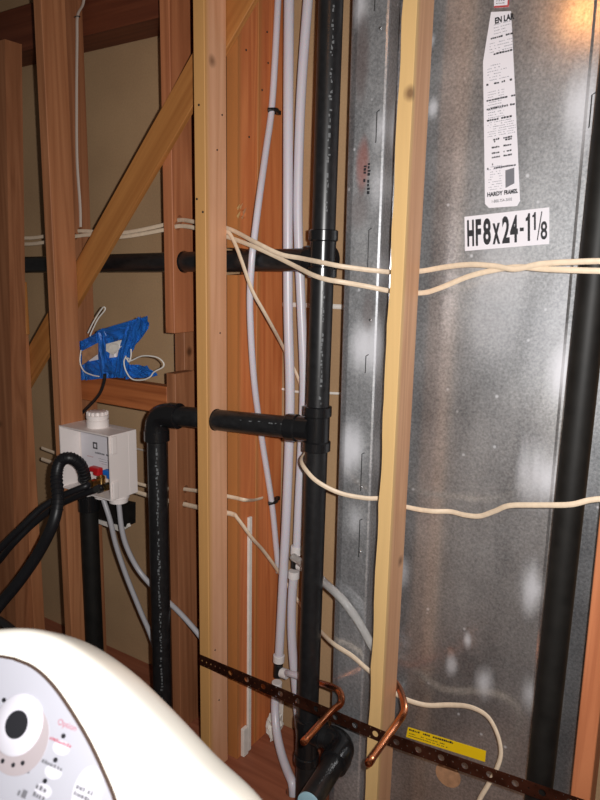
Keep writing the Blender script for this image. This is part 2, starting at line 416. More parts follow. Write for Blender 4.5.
lumber('wall_stud', (-1.566, BY1+0.0008, z0), (-1.524, CY1-0.0005, 2.352), M['stud_fir'], 'brown deep stud directly behind the cut-off stud', group='third row studs')
studBp = lumber('wall_stud', (BPX-0.038, BY0, z0), (BPX, BY1, z1), M['stud_fir'], 'narrow stud behind the left front stud with a stapled cable', group=ng)
for x, y in ((267, 32), (268, 63), (246, 50), (262, 90), (249, 137)): nail(studB if x < 256 else studC, PX(x, y, BX+0.038 if x < 256 else BX+0.040), (1, 0, 0), 0.003)
# bored hole in stud B with a cable hole look: a short dark recess ring
hb = PX(243, 214, BX+0.038)
drill_b = [(hb, (1, 0.2, 0), 0.012)]
rng = random.Random(3)
for k in range(9):
    a_ = rng.uniform(0, 6.28); c_ = hb+Vector((0.001, 0.016*math.cos(a_)-0.014, 0.015*math.sin(a_)-0.002))
    L_ = rng.uniform(0.010, 0.022)
    obj('splinter', prism_bm([c_, c_+Vector((0.002, -L_*0.4, L_*0.3)), c_+Vector((0.001, L_*0.5, L_))], (0.0012, 0, 0)), M['stud_ivory'], studB)
# blocking
zb1 = 1.236; zb0 = zb1-0.089
blk = bmesh.new(); box_bm((-0.019, 0, 0), (0.019, 0.089, GX-0.0008-(BPX+0.0008)), 0.0015, blk)
o = obj('wall_blocking', blk, M['block'], None, 'orange wooden blocking between studs under the blue tape', 'blocking')
# local z along world X, local y along world Z, local x along depth
o.matrix_world = Matrix(((0, 0, 1, BPX+0.0008), (-1, 0, 0, BY0+0.019+0.001), (0, 1, 0, zb0), (0, 0, 0, 1)))
# brace: a flat 1x6 running diagonally across rows, on the front of the second row
a = Vector((-2.30, 0.0985, 1.574-0.39*1.09)); b_ = Vector((-1.02, 0.0985, 1.574+0.89*1.09))
dirv = (b_-a).normalized(); up = Vector((-dirv.z, 0, dirv.x)); Lb = (b_-a).length
bb = bmesh.new(); box_bm((-0.0460, -0.0088, 0), (0.0460, 0.0088, Lb), 0.0012, bb)
br = obj('diagonal_brace', bb, M['brace'], None, 'diagonal wooden brace board running up to the right behind the front studs', 'brace')
mm = Matrix.Identity(4)
for r in range(3):
    mm[r][0] = up[r]; mm[r][1] = (0, 1, 0)[r]; mm[r][2] = dirv[r]; mm[r][3] = a[r]-up[r]*0.0215
br.matrix_world = mm
brace_shift = None

# ------------------------------------------------------------------ galvanized shear panel
HFY, HWY = 0.116, 0.172
HX0, HX1, HXR = PY(348, 67, HFY).x, PY(387, 67, HFY).x, -0.236
spot = lambda x, y, Y, r, a: (PY(x, y, Y), r, a)
flange_spots = [spot(360, 6, HFY, 0.035, 0.7), spot(381, 128, HFY, 0.045, 0.8), spot(378, 185, HFY, 0.04, .5), spot(364, 345, HFY, 0.05, 0.9), spot(384, 270, HFY, 0.03, 0.5), spot(354, 450, HFY, 0.05, 0.9), spot(356, 520, HFY, 0.035, 0.5)]
flange_r = [spot(577, 105, HWY-.006, 0.065, 0.8), spot(566, 372, HWY-.006, 0.055, 0.95), spot(546, 480, HWY-.006, 0.055, 0.85), spot(536, 592, HWY-.006, 0.055, 0.85), spot(530, 695, HWY-.006, 0.045, 0.7)]
web_spots = [spot(483, 682, HWY, 0.034, 0.75), spot(468, 640, HWY, 0.016, 0.7), spot(452, 665, HWY, 0.020, 0.6), spot(433, 108, HWY, 0.016, 0.7), spot(402, 572, HWY, 0.03, 0.5), spot(432, 40, HWY, .012, .6), spot(500, 300, HWY, .09, .35), spot(560, 330, HWY, .09, .35)]
M['galv_l'] = galv('galvanized_left', flange_spots, [(PY(363, 165, HFY), 0.022, 0.075, srgb(190, 92, 66), 0.6), (PY(362, 60, HFY), 0.026, 0.12, srgb(112, 84, 76), 0.6), (PY(360, 210, HFY), 0.03, 0.06, srgb(112, 84, 76), 0.45), (PY(368, 310, HFY), 0.02, 0.06, srgb(112, 84, 76), 0.4)], 0.56, 0.62)
M['galv_r'] = galv('galvanized_right', flange_r)
M['galv_w'] = galv('galvanized_web', web_spots+flange_r)
hp = thing('steel_shear_panel', 'tall galvanized steel shear panel with white labels behind the pale stud', 'panel', ((HX0+HXR)/2, 0.13, 0.0005))
def world_mat_obj(name, bm, mat, parent, **kw):
    o = obj(name, bm, mat, parent, **kw); return o
zp0, zp1 = 0.001, ZT-0.001
def ext(poly):
    return prism_bm([(x, y, zp0) for x, y in poly], (0, 0, zp1-zp0))
T_ = 0.0022
def sheet(line):
    """thin folded sheet following a polyline in plan"""
    bmx = bmesh.new(); off = []
    for i, (x, y) in enumerate(line):
        a = Vector(line[max(i-1, 0)]); c = Vector(line[min(i+1, len(line)-1)]); d = (c-a).normalized()
        off.append((x-d.y*T_, y+d.x*T_))
    return prism_bm([(x, y, zp0) for x, y in line+off[::-1]], (0, 0, zp1-zp0), bmx)
flL = obj('panel_flange', sheet([(HX0, 0.195), (HX0, HFY+0.013), (HX0+0.004, HFY+0.008), (HX0+0.020, HFY+0.0012), (HX0+0.024, HFY), (HX1-0.006, HFY), (HX1-0.001, HFY+0.002), (HX1, HFY+0.007), (HX1, HWY+0.004)]), M['galv_l'], hp, label='left folded steel flange with red stencil smear')
flR = obj('panel_flange', sheet([(HXR-0.115, HWY-0.001), (HXR-0.1145, HWY-0.004), (HXR-0.108, HWY-0.006), (HXR-0.004, HWY-0.006), (HXR, HWY-0.002), (HXR, 0.195)]), M['galv_r'], hp, label='right folded steel flange')
web = obj('panel_web', box_bm((HX1+0.001, HWY, zp0), (HXR-0.002, HWY+0.003, zp1)), M['galv_w'], hp, label='flat steel web sheet')
for o in (flL, flR, web):   # re-base: put mesh in world coordinates so the stains sit where they are
    o.data.transform(Matrix.Translation(root_loc(hp))); o.location = -root_loc(hp)
# punched seam slots on the flanges
def slot(x0, y0, x1, y1, Y, w=0.0014):
    p = PY(x0, y0, Y-0.0006); q = PY(x1, y1, Y-0.0006); q.x = p.x
    h = 0.007
    obj('seam_slot', tube_bm([p+Vector((h, 0, h*0.6)), p, q, q+Vector((-h*0.2, 0, -h*0.3))], w, 5, 1), M['dark_steel'], hp)
for a in ((377, 112, 373, 142), (366, 356, 364, 372), (362, 454, 360, 490), (360, 520, 358, 556), (376, -30, 375, 10), (369, 230, 366, 270)): slot(*a, HFY)
for a in ((592, 95, 588, 127), (573, 352, 569, 385), (561, 475, 559, 495)): slot(*a, HWY-0.006)
for (x, y) in ((380, 28), (361, 487), (370, 320), (360, 552)):
    obj('screw_head', lathe_bm(PY(x, y, HFY), (0, -1, 0), [(-0.001, 0.0035), (0.001, 0.0035), (0.0025, 0.002)], 10), M['steel'], hp, smooth=True)
def marks(o, u, w, rows, cw, ch, gap, seed=1, dens=0.8):
    """illegible fine print: rows = [(x0, x1, y)] of little glyph-like strokes"""
    rng = random.Random(seed); bmx = bmesh.new()
    for (x0, x1, y) in rows:
        x = x0
        while x < x1-cw*0.5:
            g = cw*rng.uniform(0.5, 1.1)
            if rng.random() < dens:
                quad_bm(bmx, o, u, w, x, min(x+g, x1), y, y+ch*rng.uniform(0.65, 1.0))
            x += g+gap*rng.uniform(0.6, 1.6)
    return bmx
st = PY(370, 163, HFY-0.0008)
obj('stencil_print', marks(st, Vector((0, 0, -1)), Vector((1, 0, 0)), [(0.0, 0.085, -0.006), (0.005, 0.06, -0.017)], 0.007, 0.008, 0.002, 3), M['ink'], hp)

# labels on the web: directions follow the slight tilt at which they are stuck
e = 0.0008
def corner(x, y): return PY(x, y, HWY-e)
A0 = corner(463, 217); B0 = corner(547.5, 207.5); D0 = corner(465, 251)
u = (B0-A0).normalized(); w = (A0-D0).normalized(); w = (w-u*w.dot(u)).normalized(); sw = (B0-A0).length; sh = (A0-D0).length
sign = obj('size_label', prism_bm([D0, D0+u*sw, D0+u*sw+w*sh, D0+w*sh], (0, e*0.7, 0)), M['paper'], hp, label='white label reading HF8x24-1 1/8')
lo = D0+Vector((0, -0.0006, 0))
def glyph(ch, x0, x1, y0, y1, bold):
    """one character stretched to its box on the label (fractions of width and height)"""
    if ch == '1':
        g = bmesh.new(); g.faces.new([g.verts.new((x, y, 0)) for x, y in ((0.45, 0), (1, 0), (1, 1), (0.55, 1), (0.38, 0.88), (0, 0.83), (0, 0.72), (0.45, 0.74))])
    else: g = text_bm(ch, 1.0, Vector((0, 0, 0)), Vector((1, 0, 0)), Vector((0, 1, 0)), 1.0, bold)
    xs = [v.co.x for v in g.verts]; ys = [v.co.y for v in g.verts]
    for v in g.verts:
        fx = (v.co.x-min(xs))/(max(xs)-min(xs)); fy = (v.co.y-min(ys))/(max(ys)-min(ys))
        v.co = lo+u*(x0+(x1-x0)*fx)*sw+w*(y0+(y1-y0)*fy)*sh
    obj('lettering', g, M['ink'], sign)
for q in (('H', .032, .118, .12, .89, .045), ('F', .138, .206, .12, .89, .045), ('8', .230, .325, .12, .89, .035), ('x', .345, .436, .12, .72, .03), ('2', .460, .550, .12, .89, .035), ('4', .554, .647, .12, .89, .035),
          ('-', .668, .714, .42, .52, .0), ('1', .736, .786, .13, .90, .02), ('1', .812, .852, .42, .91, .01), ('/', .862, .925, .13, .91, -.012), ('8', .905, .980, .13, .64, .02)): glyph(*q)
# tall instruction label
outl = [(485, 204), (483, 62), (491, 12), (511, 11), (515, 90), (520, 201), (517, 206), (489, 208)]
lab = obj('instruction_label', prism_bm([corner(x, y) for x, y in outl], (0, e*0.7, 0)), M['paper'], hp, label='tall white instruction label with fine print')
top = obj('instruction_label', prism_bm([corner(x, y) for x, y in ((494, -22), (508, -24), (509, 7), (494, 8))], (0, e*0.7, 0)), M['paper'], hp, label='small white label with red border above the tall label')
bl_ = corner(487, 203)+Vector((0, -0.0005, 0)); br_ = corner(518.5, 199)+Vector((0, -0.0005, 0)); tl_ = corner(484, 62)+Vector((0, -0.0005, 0))
lu = (br_-bl_).normalized(); lw = (tl_-bl_).normalized(); lw = (lw-lu*lw.dot(lu)).normalized(); LW = (br_-bl_).length; LH = (tl_-bl_).length
def lp(x, y): return bl_+lu*x*LW+lw*y*LH
obj('lettering', text_bm('HARDY', 0.0125, lp(0.01, 0.045), lu, lw, 0.85, 0.0006), M['ink'], lab)
obj('lettering', text_bm('FRAMES.', 0.0125, lp(0.55, 0.045), lu, lw, 0.68, 0.0006), M['ink'], lab)
obj('lettering', text_bm('1-800-754-3030', 0.0095, lp(0.14, -0.005), lu, lw, 0.78), M['ink'], lab)
obj('lettering', text_bm('EN LAR', 0.017, lp(0.33, 1.24), lu, lw, 0.75, 0.0008), M['ink'], lab)
rows = []
for y in (0.83, 0.66, 0.72, 0.58, 0.99, 1.04, 1.14): rows.append((0.04*LW, 0.93*LW, y*LH))
obj('headline_print', marks(bl_, lu, lw, [r for r in rows if r[2] < 0.9*LH] + [(0.28*LW, 0.9*LW, 1.03*LH), (0.2*LW, 0.93*LW, 1.14*LH)], 0.0055, 0.0045, 0.001, 5, 0.85), M['ink'], lab)
rows = [(0.08*LW, (0.5 if k % 3 else 0.75)*LW, (0.86+0.02*k)*LH) for k in range(6)] + [(0.08*LW, 0.6*LW, (0.60+0.018*k)*LH) for k in range(11)] + \
       [(0.06*LW, 0.94*LW, (0.47+0.016*k)*LH) for k in range(7)] + [(0.16*LW, 0.9*LW, (1.05+0.02*k)*LH) for k in range(4)] + [(0.3*LW, 0.88*LW, (1.17+0.02*k)*LH) for k in range(4)] + \
       [(0.06*LW, 0.5*LW, (0.09+0.018*k)*LH) for k in range(10)]
obj('fine_print', marks(bl_, lu, lw, rows, 0.0035, 0.0017, 0.0012, 6, 0.75), M['pale_ink'], lab)
rows = []
for k, y in enumerate((0.44, 0.425, 0.385, 0.345, 0.315)): rows += [(0.18*LW, 0.44*LW, y*LH), (0.55*LW, 0.82*LW, y*LH)]
rows.append((0.18*LW, 0.34*LW, 0.265*LH)); rows.append((0.02*LW, 0.95*LW, 0.30*LH*0+0.238*LH))
obj('bold_print', marks(bl_, lu, lw, rows, 0.005, 0.0042, 0.0008, 8, 0.85), M['ink'], lab)
bm = bmesh.new(); bm.faces.new([bm.verts.new(lp(x, y)) for x, y in ((0.60, 0.090), (0.88, 0.115), (0.88, 0.225), (0.60, 0.215))])
obj('panel_drawing', bm, M['grey_ink'], lab)
bm = bmesh.new(); tp = corner(494, 8)+Vector((0, -0.0005, 0)); tu = (corner(509, 7)-corner(494, 8)).normalized(); tw = Vector((0, 0, 1))
quad_bm(bm, tp, tu, tw, 0, 0.0335, 0.0, 0.004); quad_bm(bm, tp, tu, tw, 0.030, 0.0335, 0.004, 0.06)
obj('red_border', bm, M['red_ink'], top)
obj('fine_print', marks(tp, tu, tw, [(0.004, 0.026, 0.008+0.005*k) for k in range(6)], 0.005, 0.002, 0.0012, 9), M['grey_ink'], top)
# yellow warning label
ya, yb, yc, yd = corner(408, 727), corner(486, 751), corner(485, 762), corner(406, 737)
yl = obj('warning_label', prism_bm([yd, yc, yb, ya], (0, e*0.7, 0)), M['yellow'], hp, label='yellow warning label behind the perforated strap')
yu = (yb-ya).normalized(); yw = (ya-yd).normalized(); yo = yd+Vector((0, -0.0005, 0)); yl_, yh_ = (yb-ya).length, (ya-yd).length
obj('lettering', marks(yo, yu, yw, [(0.02*yl_, 0.60*yl_, 0.72*yh_)], 0.006, 0.0065, 0.0012, 12, 0.9), M['ink'], yl)
obj('fine_print', marks(yo, yu, yw, [(0.03*yl_, 0.5*yl_, 0.42*yh_), (0.03*yl_, 0.55*yl_, 0.2*yh_)], 0.004, 0.003, 0.0012, 13, 0.8), M['ink'], yl)
kc = corner(448, 775)
bm = lathe_bm(kc, (0, -1, 0), [(-0.0005, 0.036), (0.0003, 0.036)], 24); obj('round_patch', bm, M['tan'], hp, label='round tan patch at the foot of the panel')

# ------------------------------------------------------------------ black plastic drainage
SPT = PY(329.5, 50, 0.085); SPB = PY(311, 620, 0.085); LEAN = (SPT.x-SPB.x)/(SPT.z-SPB.z); SP = Vector((SPB.x+LEAN*(1.2-SPB.z), 0.085, 0)); RS = 0.0302; R2 = 0.0302
def spx(z): return SP.x+LEAN*(z-1.2)
dr = thing('drain_stack', 'black plastic drain stack with tees, branch pipes and a low stub-out', 'drain pipe', (SP.x, SP.y, 0.0385))
def pipe(p, q, r, mat='abs', name='pipe', label=None):
    p, q = Vector(p), Vector(q); L = (q-p).length
    return obj(name, lathe_bm(p, q-p, [(0, r), (L, r)], 28), M[mat], dr, label=label, smooth=True)
def hub(p, d, L, r, name='tee_hub', lip=0.006):
    return obj(name, lathe_bm(p, d, [(0, r-0.002), (0.001, r), (L-0.002, r), (L-0.0015, r-0.002), (L, r-0.006)], 28), M['abs_fit'], dr, smooth=True)
def fitting(name, zc, half, label):
    """tee body on the stack: barrel with two hub collars"""
    b = bmesh.new(); r1 = RS+0.0030; r2 = RS+0.0072
    lathe_bm((spx(zc-half), SP.y, zc-half), (LEAN, 0, 1), [(0, r2-0.004), (0.002, r2), (0.026, r2), (0.029, r1), (2*half-0.029, r1), (2*half-0.026, r2), (2*half-0.002, r2), (2*half, r2-0.004)], 32, b)
    return obj(name, b, M['abs_fit'], dr, label=label, smooth=True)
pipe((spx(0.0386), SP.y, 0.0386), (spx(ZT), SP.y, ZT-0.002), RS, label='main vertical stack')
zt1 = PY(325, 254, SP.y).z; zt2 = PY(318, 428.5, SP.y).z; zt3 = 0.245
t1 = fitting('pipe_tee', zt1, 0.060, 'upper tee'); t2 = fitting('pipe_tee', zt2, 0.062, 'middle tee'); t3 = fitting('pipe_tee', zt3, 0.075, 'lower tee')
# upper vent
vy = 0.143
pipe((-2.60, 0.158+0.081*1.1, 1.600), (spx(VZ)-0.02, 0.158-0.081*(1.5+spx(VZ)-0.02), VZ+0.006), R2, label='upper horizontal vent pipe')
obj('tee_branch', lathe_bm((spx(VZ)-0.066, 0.158-0.081*(1.5+spx(VZ)-0.066), VZ+0.006), (1, -0.081, 0), [(0, 0.034), (0.002, 0.0365), (0.03, 0.0365), (0.034, 0.0335), (0.08, 0.033)], 24), M['abs_fit'], dr, smooth=True)
# middle branch through the pale stud, elbow, riser
EL = Vector((PY(157, 440, 0.020).x, 0.020, 1.170)); TB = Vector((spx(1.18)-0.022, 0.066, PY(300, 428, 0.065).z))
ad = (TB-EL).normalized()
pipe(EL+ad*0.055, TB, R2, label='branch pipe through the pale stud')
obj('tee_branch', lathe_bm(TB-ad*0.058, ad, [(0, 0.034), (0.002, 0.0375), (0.030, 0.0375), (0.034, 0.0335), (0.07, 0.034)], 24), M['abs_fit'], dr, smooth=True)
corner_pts = [EL+Vector((0, 0, -0.075))] + [EL+Vector((0, 0, -0.05))*(1-t)**2 + ad*0.05*t*t for t in (0, .25, .5, .75, 1)] + [EL+ad*0.075]
obj('pipe_elbow', tube_bm(corner_pts, R2+0.006, 24, 3, ref=(0, 1, 0)), M['abs_fit'], dr, label='elbow above the riser', smooth=True)
obj('elbow_collar', lathe_bm(EL+Vector((0, 0, -0.085)), (0, 0, 1), [(0, 0.035), (0.002, 0.0385), (0.034, 0.0385), (0.036, 0.0365)], 24), M['abs_fit'], dr, smooth=True)
obj('elbow_collar', lathe_bm(EL+ad*0.052, ad, [(0, 0.0365), (0.002, 0.0385), (0.034, 0.0385), (0.036, 0.035)], 24), M['abs_fit'], dr, smooth=True)
pipe((EL.x, EL.y, z0+0.0005), EL+Vector((0, 0, -0.06)), R2, label='riser pipe below the elbow')
# low stub-out: tee branch to the right, elbow, pipe pointing into the room
zb = PY(338, 740, 0.08).z; ex = PY(346, 742, 0.075).x
pipe((spx(zb)+0.02, 0.074, zb), (ex-0.03, 0.070, zb), R2)
obj('tee_branch', lathe_bm((spx(zb)+0.012, 0.074, zb), (1, -0.03, 0), [(0, 0.033), (0.020, 0.033), (0.022, 0.0375), (0.046, 0.0375), (0.048, 0.034)], 24), M['abs_fit'], dr, smooth=True)
e0 = Vector((ex, 0.070, zb)); sd = Vector((0.11, -1, -0.03)).normalized()
cp = [e0+Vector((-0.055, 0.002, 0))] + [e0+Vector((-0.04, 0.003, 0))*(1-t)**2 + sd*0.04*t*t for t in (0, .25, .5, .75, 1)] + [e0+sd*0.055]
obj('pipe_elbow', tube_bm(cp, R2+0.0065, 24, 3, ref=(0, 0, 1)), M['abs_fit'], dr, label='low elbow turning into the room', smooth=True)
obj('elbow_collar', lathe_bm(e0+sd*0.045, sd, [(0, 0.0365), (0.002, 0.0395), (0.034, 0.0395), (0.036, 0.034)], 24), M['abs_fit'], dr, smooth=True)
pipe(e0+sd*0.05, e0+sd*0.228, R2, label='stub-out pipe pointing into the room')
obj('test_cap', lathe_bm(e0+sd*0.2285, sd, [(0, 0.0302), (0.004, 0.0302), (0.005, 0.026)], 24), M['cap_blue'], dr, label='pale blue end cap on the stub-out', smooth=True)
def print_strip(p, q, r, az, length_frac, seed, w=0.006):
    """faint factory print along a pipe: little strokes lying on its surface"""
    rng = random.Random(seed); bmx = bmesh.new(); p, q = Vector(p), Vector(q); d = (q-p).normalized(); L = (q-p).length
    azv = Vector(az); azv = (azv-d*azv.dot(d)).normalized(); side = d.cross(azv); s = 0.0
    while s < L:
        g = rng.uniform(0.006, 0.014)
        if rng.random() < length_frac:
            hw = w*rng.uniform(0.25, 0.9); rr = r+0.0004; off = rng.uniform(-0.3, 0.3)*w
            vs = []
            for (t, k) in ((s, off-hw/2), (s+g*rng.uniform(.3, .9), off-hw/2), (s+g*rng.uniform(.3, .9), off+hw/2), (s, off+hw/2)):
                a_ = k/r; vs.append(bmx.verts.new(p+d*t+(azv*math.cos(a_)+side*math.sin(a_))*rr))
            bmx.faces.new(vs)
        s += g
    return obj('printed_lettering', bmx, M['print'], dr)
print_strip((spx(1.75), SP.y, 1.75), (spx(2.55), SP.y, 2.55), RS, (0.90, -1, 0), 0.7, 21, 0.008)
print_strip((spx(1.26), SP.y, 1.26), (spx(1.58), SP.y, 1.58), RS, (0.90, -1, 0), 0.75, 22, 0.007)
print_strip((EL.x, EL.y, 0.10), (EL.x, EL.y, 1.06), R2, (0.85, -1, 0), 0.85, 23, 0.008)
print_strip(EL+ad*0.30, EL+ad*0.45, R2, (0, -1, 0.5), 0.7, 24, 0.005)
print_strip(e0+sd*0.10, e0+sd*0.2, R2, (0.4, -0.2, 1), 0.7, 25, 0.005)

# drain pipe under the outlet box, and the tall pipe beside the steel panel
ds = thing('standpipe', 'black drain pipe standing under the white outlet box', 'drain pipe', (-1.843, 0.052, z0+0.0005))
BOXZ0, BOXZ1 = 0.864, 1.080
obj('pipe', lathe_bm((-1.843, 0.052, z0+0.0005), (0, 0, 1), [(0, 0.031), (0.778, 0.031)], 24), M['abs_matt'], ds, smooth=True)
obj('coupling', lathe_bm((-1.843, 0.052, 0.775), (0, 0, 1), [(0, 0.032), (0.002, 0.036), (0.058, 0.036), (0.06, 0.032)], 24), M['abs_fit'], ds, smooth=True)
vp = thing('vent_riser', 'thick matt black pipe at the right in front of the galvanized panel', 'vent pipe', (-0.29, 0.066, 0.0005))
ra = PY(613, 100, 0.066); rb = PY(545, 734, 0.066); rl = (ra.x-rb.x)/(ra.z-rb.z)
obj('pipe', lathe_bm((rb.x-rl*rb.z, 0.066, 0.0006), (rl, 0, 1), [(0, 0.0305), (ZT-0.003, 0.0305)], 28), M['abs_matt'], vp, smooth=True)

# ------------------------------------------------------------------ translucent water tubes
CX = BX+0.040
def px_path(pts, plane='Y'):
    return [PY(*p) if plane == 'Y' else PX(*p) for p in pts]
p1 = [PX(x, y, CX+0.0135) for x, y in ((278.5, -14), (278, 0), (275, 60), (271.5, 111))] + [PY(266, 150, 0.200), PY(259, 200, 0.130), PY(254, 240, 0.098), PY(251.5, 264, 0.090), PY(250, 310, 0.105), PY(254, 380, 0.150), PY(262, 440, 0.215)] + [PX(x, y, CX+0.0135) for x, y in ((271.5, 501), (276, 545), (278.5, 572))]
tb = thing('water_tube', 'thin white plastic tube bowing left, clipped to the orange stud', 'water tube', p1[-1], 'white plastic water tubes')
obj('tube', tube_bm(p1, 0.0096, 12), M['pex'], tb, smooth=True)
for (x, y) in ((271.5, 111), (271.5, 501)):
    p = PX(x, y, CX+0.006)
    c = obj('tube_clip', tube_bm([p+Vector((0.003, -0.022, -0.002)), p+Vector((0.012, -0.012, 0)), p+Vector((0.0165, 0.0, 0.001)), p+Vector((0.012, 0.012, 0.001)), p+Vector((0.003, 0.026, 0.001))], 0.0066, 8, 5), M['black_plastic'], tb, label='black plastic clip', smooth=True)
    obj('clip_foot', box_bm(p+Vector((-0.004, 0.016, -0.005)), p+Vector((0.008, 0.038, 0.007)), 0.001), M['black_plastic'], c)
def collar(p, d, L, r, mat, par, name):
    return obj(name, lathe_bm(p, d, [(0, r-0.001), (0.001, r), (L-0.001, r), (L, r-0.001)], 16), M[mat], par, smooth=True)
Y2 = 0.245
p2 = [PY(x, y, Y2) for x, y in ((289, -30), (289, 0), (288, 150), (288, 300), (290, 400), (287, 500), (283, 580), (279, 657))]
w2 = thing('water_tube', 'straight white plastic tube at the stud edge ending in a low black tee', 'water tube', p2[-1], 'white plastic water tubes')
obj('tube', tube_bm(p2, 0.0145, 16), M['pex'], w2, smooth=True)
pt = PY(278, 673, Y2); dn = (p2[-1]-p2[-2]).normalized()
tee = collar(PY(278.5, 664, Y2), dn, 0.045, 0.0150, 'black_plastic', w2, 'tee_fitting')
collar(PY(279, 655, Y2), dn, 0.024, 0.0190, 'pex_collar', w2, 'crimp_collar'); collar(PY(277, 682, Y2), dn, 0.020, 0.0175, 'pex_collar', w2, 'crimp_collar')
collar(PY(281, 672, Y2), (1, 0, 0), 0.026, 0.0165, 'pex_collar', w2, 'crimp_collar')
obj('branch_tube', tube_bm([PY(286, 673, Y2), PY(291, 674, Y2-0.024), PY(301, 677, Y2-0.034), PY(312, 681, Y2-0.045)], 0.0108, 12), M['pex'], w2, smooth=True)
obj('tube', tube_bm([PY(x, y, Y2) for x, y in ((277, 684),)] + [PY(275, 705, .235), PY(276.5, 730, .205), PY(281, 752, .165), PY(287, 770, .125), PY(292, 782, .098), Vector((PY(293.5, 786, .094).x, .094, 0.036)), Vector((PY(293.5, 786, .094).x, .094, 0.003))], 0.0140, 16), M['pex'], w2, smooth=True)
Y3 = 0.262
p3 = [PY(x, y, Y3) for x, y in ((311, -30), (308, 0), (302, 80), (299, 150), (298, 220), (301, 300), (304, 380), (302, 440), (299, 500), (297, 551))]
w3 = thing('water_tube', 'white plastic tube running just left of the black stack', 'water tube', p3[-1], 'white plastic water tubes')
obj('tube', tube_bm(p3, 0.0138, 16), M['pex'], w3, smooth=True)
dn = Vector((-0.03, 0, -1)).normalized()
collar(PY(296, 556, Y3), dn, 0.040, 0.0142, 'black_plastic', w3, 'tee_fitting')
collar(PY(296.5, 546, Y3), dn, 0.028, 0.0185, 'pex_collar', w3, 'crimp_collar'); collar(PY(294, 571, Y3), dn, 0.024, 0.0185, 'pex_collar', w3, 'crimp_collar')
collar(PY(298, 565, Y3), (1, 0, 0), 0.03, 0.0155, 'pex_collar', w3, 'crimp_collar')
obj('tube', tube_bm([PY(x, y, Y3) for x, y in ((294, 574), (292, 600), (292, 640), (296, 690), (301, 740))] + [Vector((-1.08, 0.285, 0.0450))], 0.0145, 14), M['pex'], w3, smooth=True)
# clear hose
ch = [Vector((-1.10, 0.215, 0.735)), PY(306, 566, 0.185), PY(318, 576, 0.150), PY(326, 584, 0.122), PY(336, 593, 0.098), PY(346, 604, 0.092), PY(358, 621, 0.096), PY(371, 644, 0.1025), PY(386, 668, 0.1025)]
obj('clear_hose', tube_bm(ch, 0.0118, 14, 6), M['clear'], None, 'clear plastic hose slanting down between the black stack and pale stud', 'hose', smooth=True, origin=ch[0])

# ------------------------------------------------------------------ electrical cables
FLAT = (0.0034, 0.0062)
def cable(pts, label, mat='romex', flat=FLAT, group='white electrical cables', name='electrical_cable', n=7):
    return obj(name, tube_bm(pts, 0.005, 10, n, flat), M[mat], None, label, 'cable', group, smooth=True, origin=pts[0])
cy = 0.0985
cable([Vector((-2.45, 0.135, 1.715))] + [PY(x, y, 0.150) for x, y in ((30, 238), (75, 231), (120, 233), (163, 225))] + [PY(180, 220, 0.140), PY(200, 223, 0.0995), PY(228, 228.5, 0.0995)] +
      [PY(x, y, Y) for x, y, Y in ((255, 242, .056), (280, 254, .056), (300, 258, .060), (320, 262, .0425), (340, 266, .046), (365, 269.5, .080), (380, 271, .098), (392, 272, .102), (421, 271, .101), (445, 267, .088), (470, 264.5, .07), (495, 266, .055), (515, 269, .045), (540, 264, .036), (570, 262, .030), (605, 261, .030), (640, 262, .03))],
      'upper of two white cables crossing the black stack and the size label panel')
cable([Vector((-2.45, 0.150, 1.695))] + [PY(x, y, 0.130) for x, y in ((30, 244), (85, 235), (120, 237), (163, 230))] + [PY(180, 226, 0.125), PY(200, 229, 0.0995), PY(228, 237, 0.0995)] +
      [PY(x, y, Y) for x, y, Y in ((255, 247, .071), (275, 256, .071), (297, 267, .060), (313, 275, .039), (327, 279.5, .036), (342, 282, .044), (365, 286, .082), (380, 289, .098), (392, 291, .102), (421, 293, .102), (440, 288, .090), (470, 276, .08), (500, 269, .065), (520, 267, .052), (545, 269, .040), (570, 270, .030), (605, 271, .030), (640, 272, .03))],
      'lower of two white cables crossing the black stack, dipping then crossing the upper one')
cable([PY(225.5, 231, 0.0928), PY(230, 234, 0.0885), PY(236, 246, 0.078), PY(242, 262, 0.070), PY(252, 290, 0.074), PY(263, 310, 0.105), PY(273, 328, 0.160), PY(281, 343, 0.235), PY(289, 359, 0.290), PY(298, 378, 0.305), PY(305, 400, 0.305), PY(309, 424, 0.295), PY(310, 440, 0.22), PY(305, 452, 0.13), PY(301, 460, 0.075), PY(306, 470, 0.047), PY(318, 482, 0.044), PY(340, 493, 0.065), PY(365, 498, 0.088), PY(382, 499, 0.101), PY(407, 507, 0.104), PY(430, 511, 0.10), PY(450, 511.5, 0.11)] +
      [PY(x, y, Y) for x, y, Y in ((465, 515, .10), (480, 516, .09), (495, 511, .075), (510, 505.5, .055), (540, 505, .040), (570, 504.5, .030), (590, 500, .030), (610, 498, .03), (640, 495, .03))],
      'white cable hanging diagonally then passing under the middle tee to the right')
BS = BX+0.038
cable([PY(42, 459, 0.15), PY(140, 493, 0.15), PY(184, 504, 0.146), PY(210, 510, 0.1035), PY(232, 514, 0.103), PY(238, 519, 0.099), PY(252, 538, 0.135), PX(262, 549, BS+0.030), PX(271, 561, BS+0.034), PX(280, 574, BS+0.038), PY(290, 589, 0.30), PY(300, 604, 0.295), PY(312, 621, 0.22), PY(324, 635, 0.145), PY(335, 645, 0.106), PY(352, 656, 0.099), PY(367, 669, 0.1015), PY(384, 683, 0.1025), PY(401, 697, 0.107), PY(425, 705, 0.125), PY(450, 705, 0.135), PY(470, 707, 0.13), PY(487, 716, 0.12), PY(497, 733, 0.10), PY(501, 752, 0.085), PY(497, 768, 0.075), PY(488, 785, 0.068), PY(478, 803, 0.06), PY(470, 830, 0.05)],
      'white cable slanting down behind the stack and looping over the lower panel', flat=(0.0046, 0.0078))
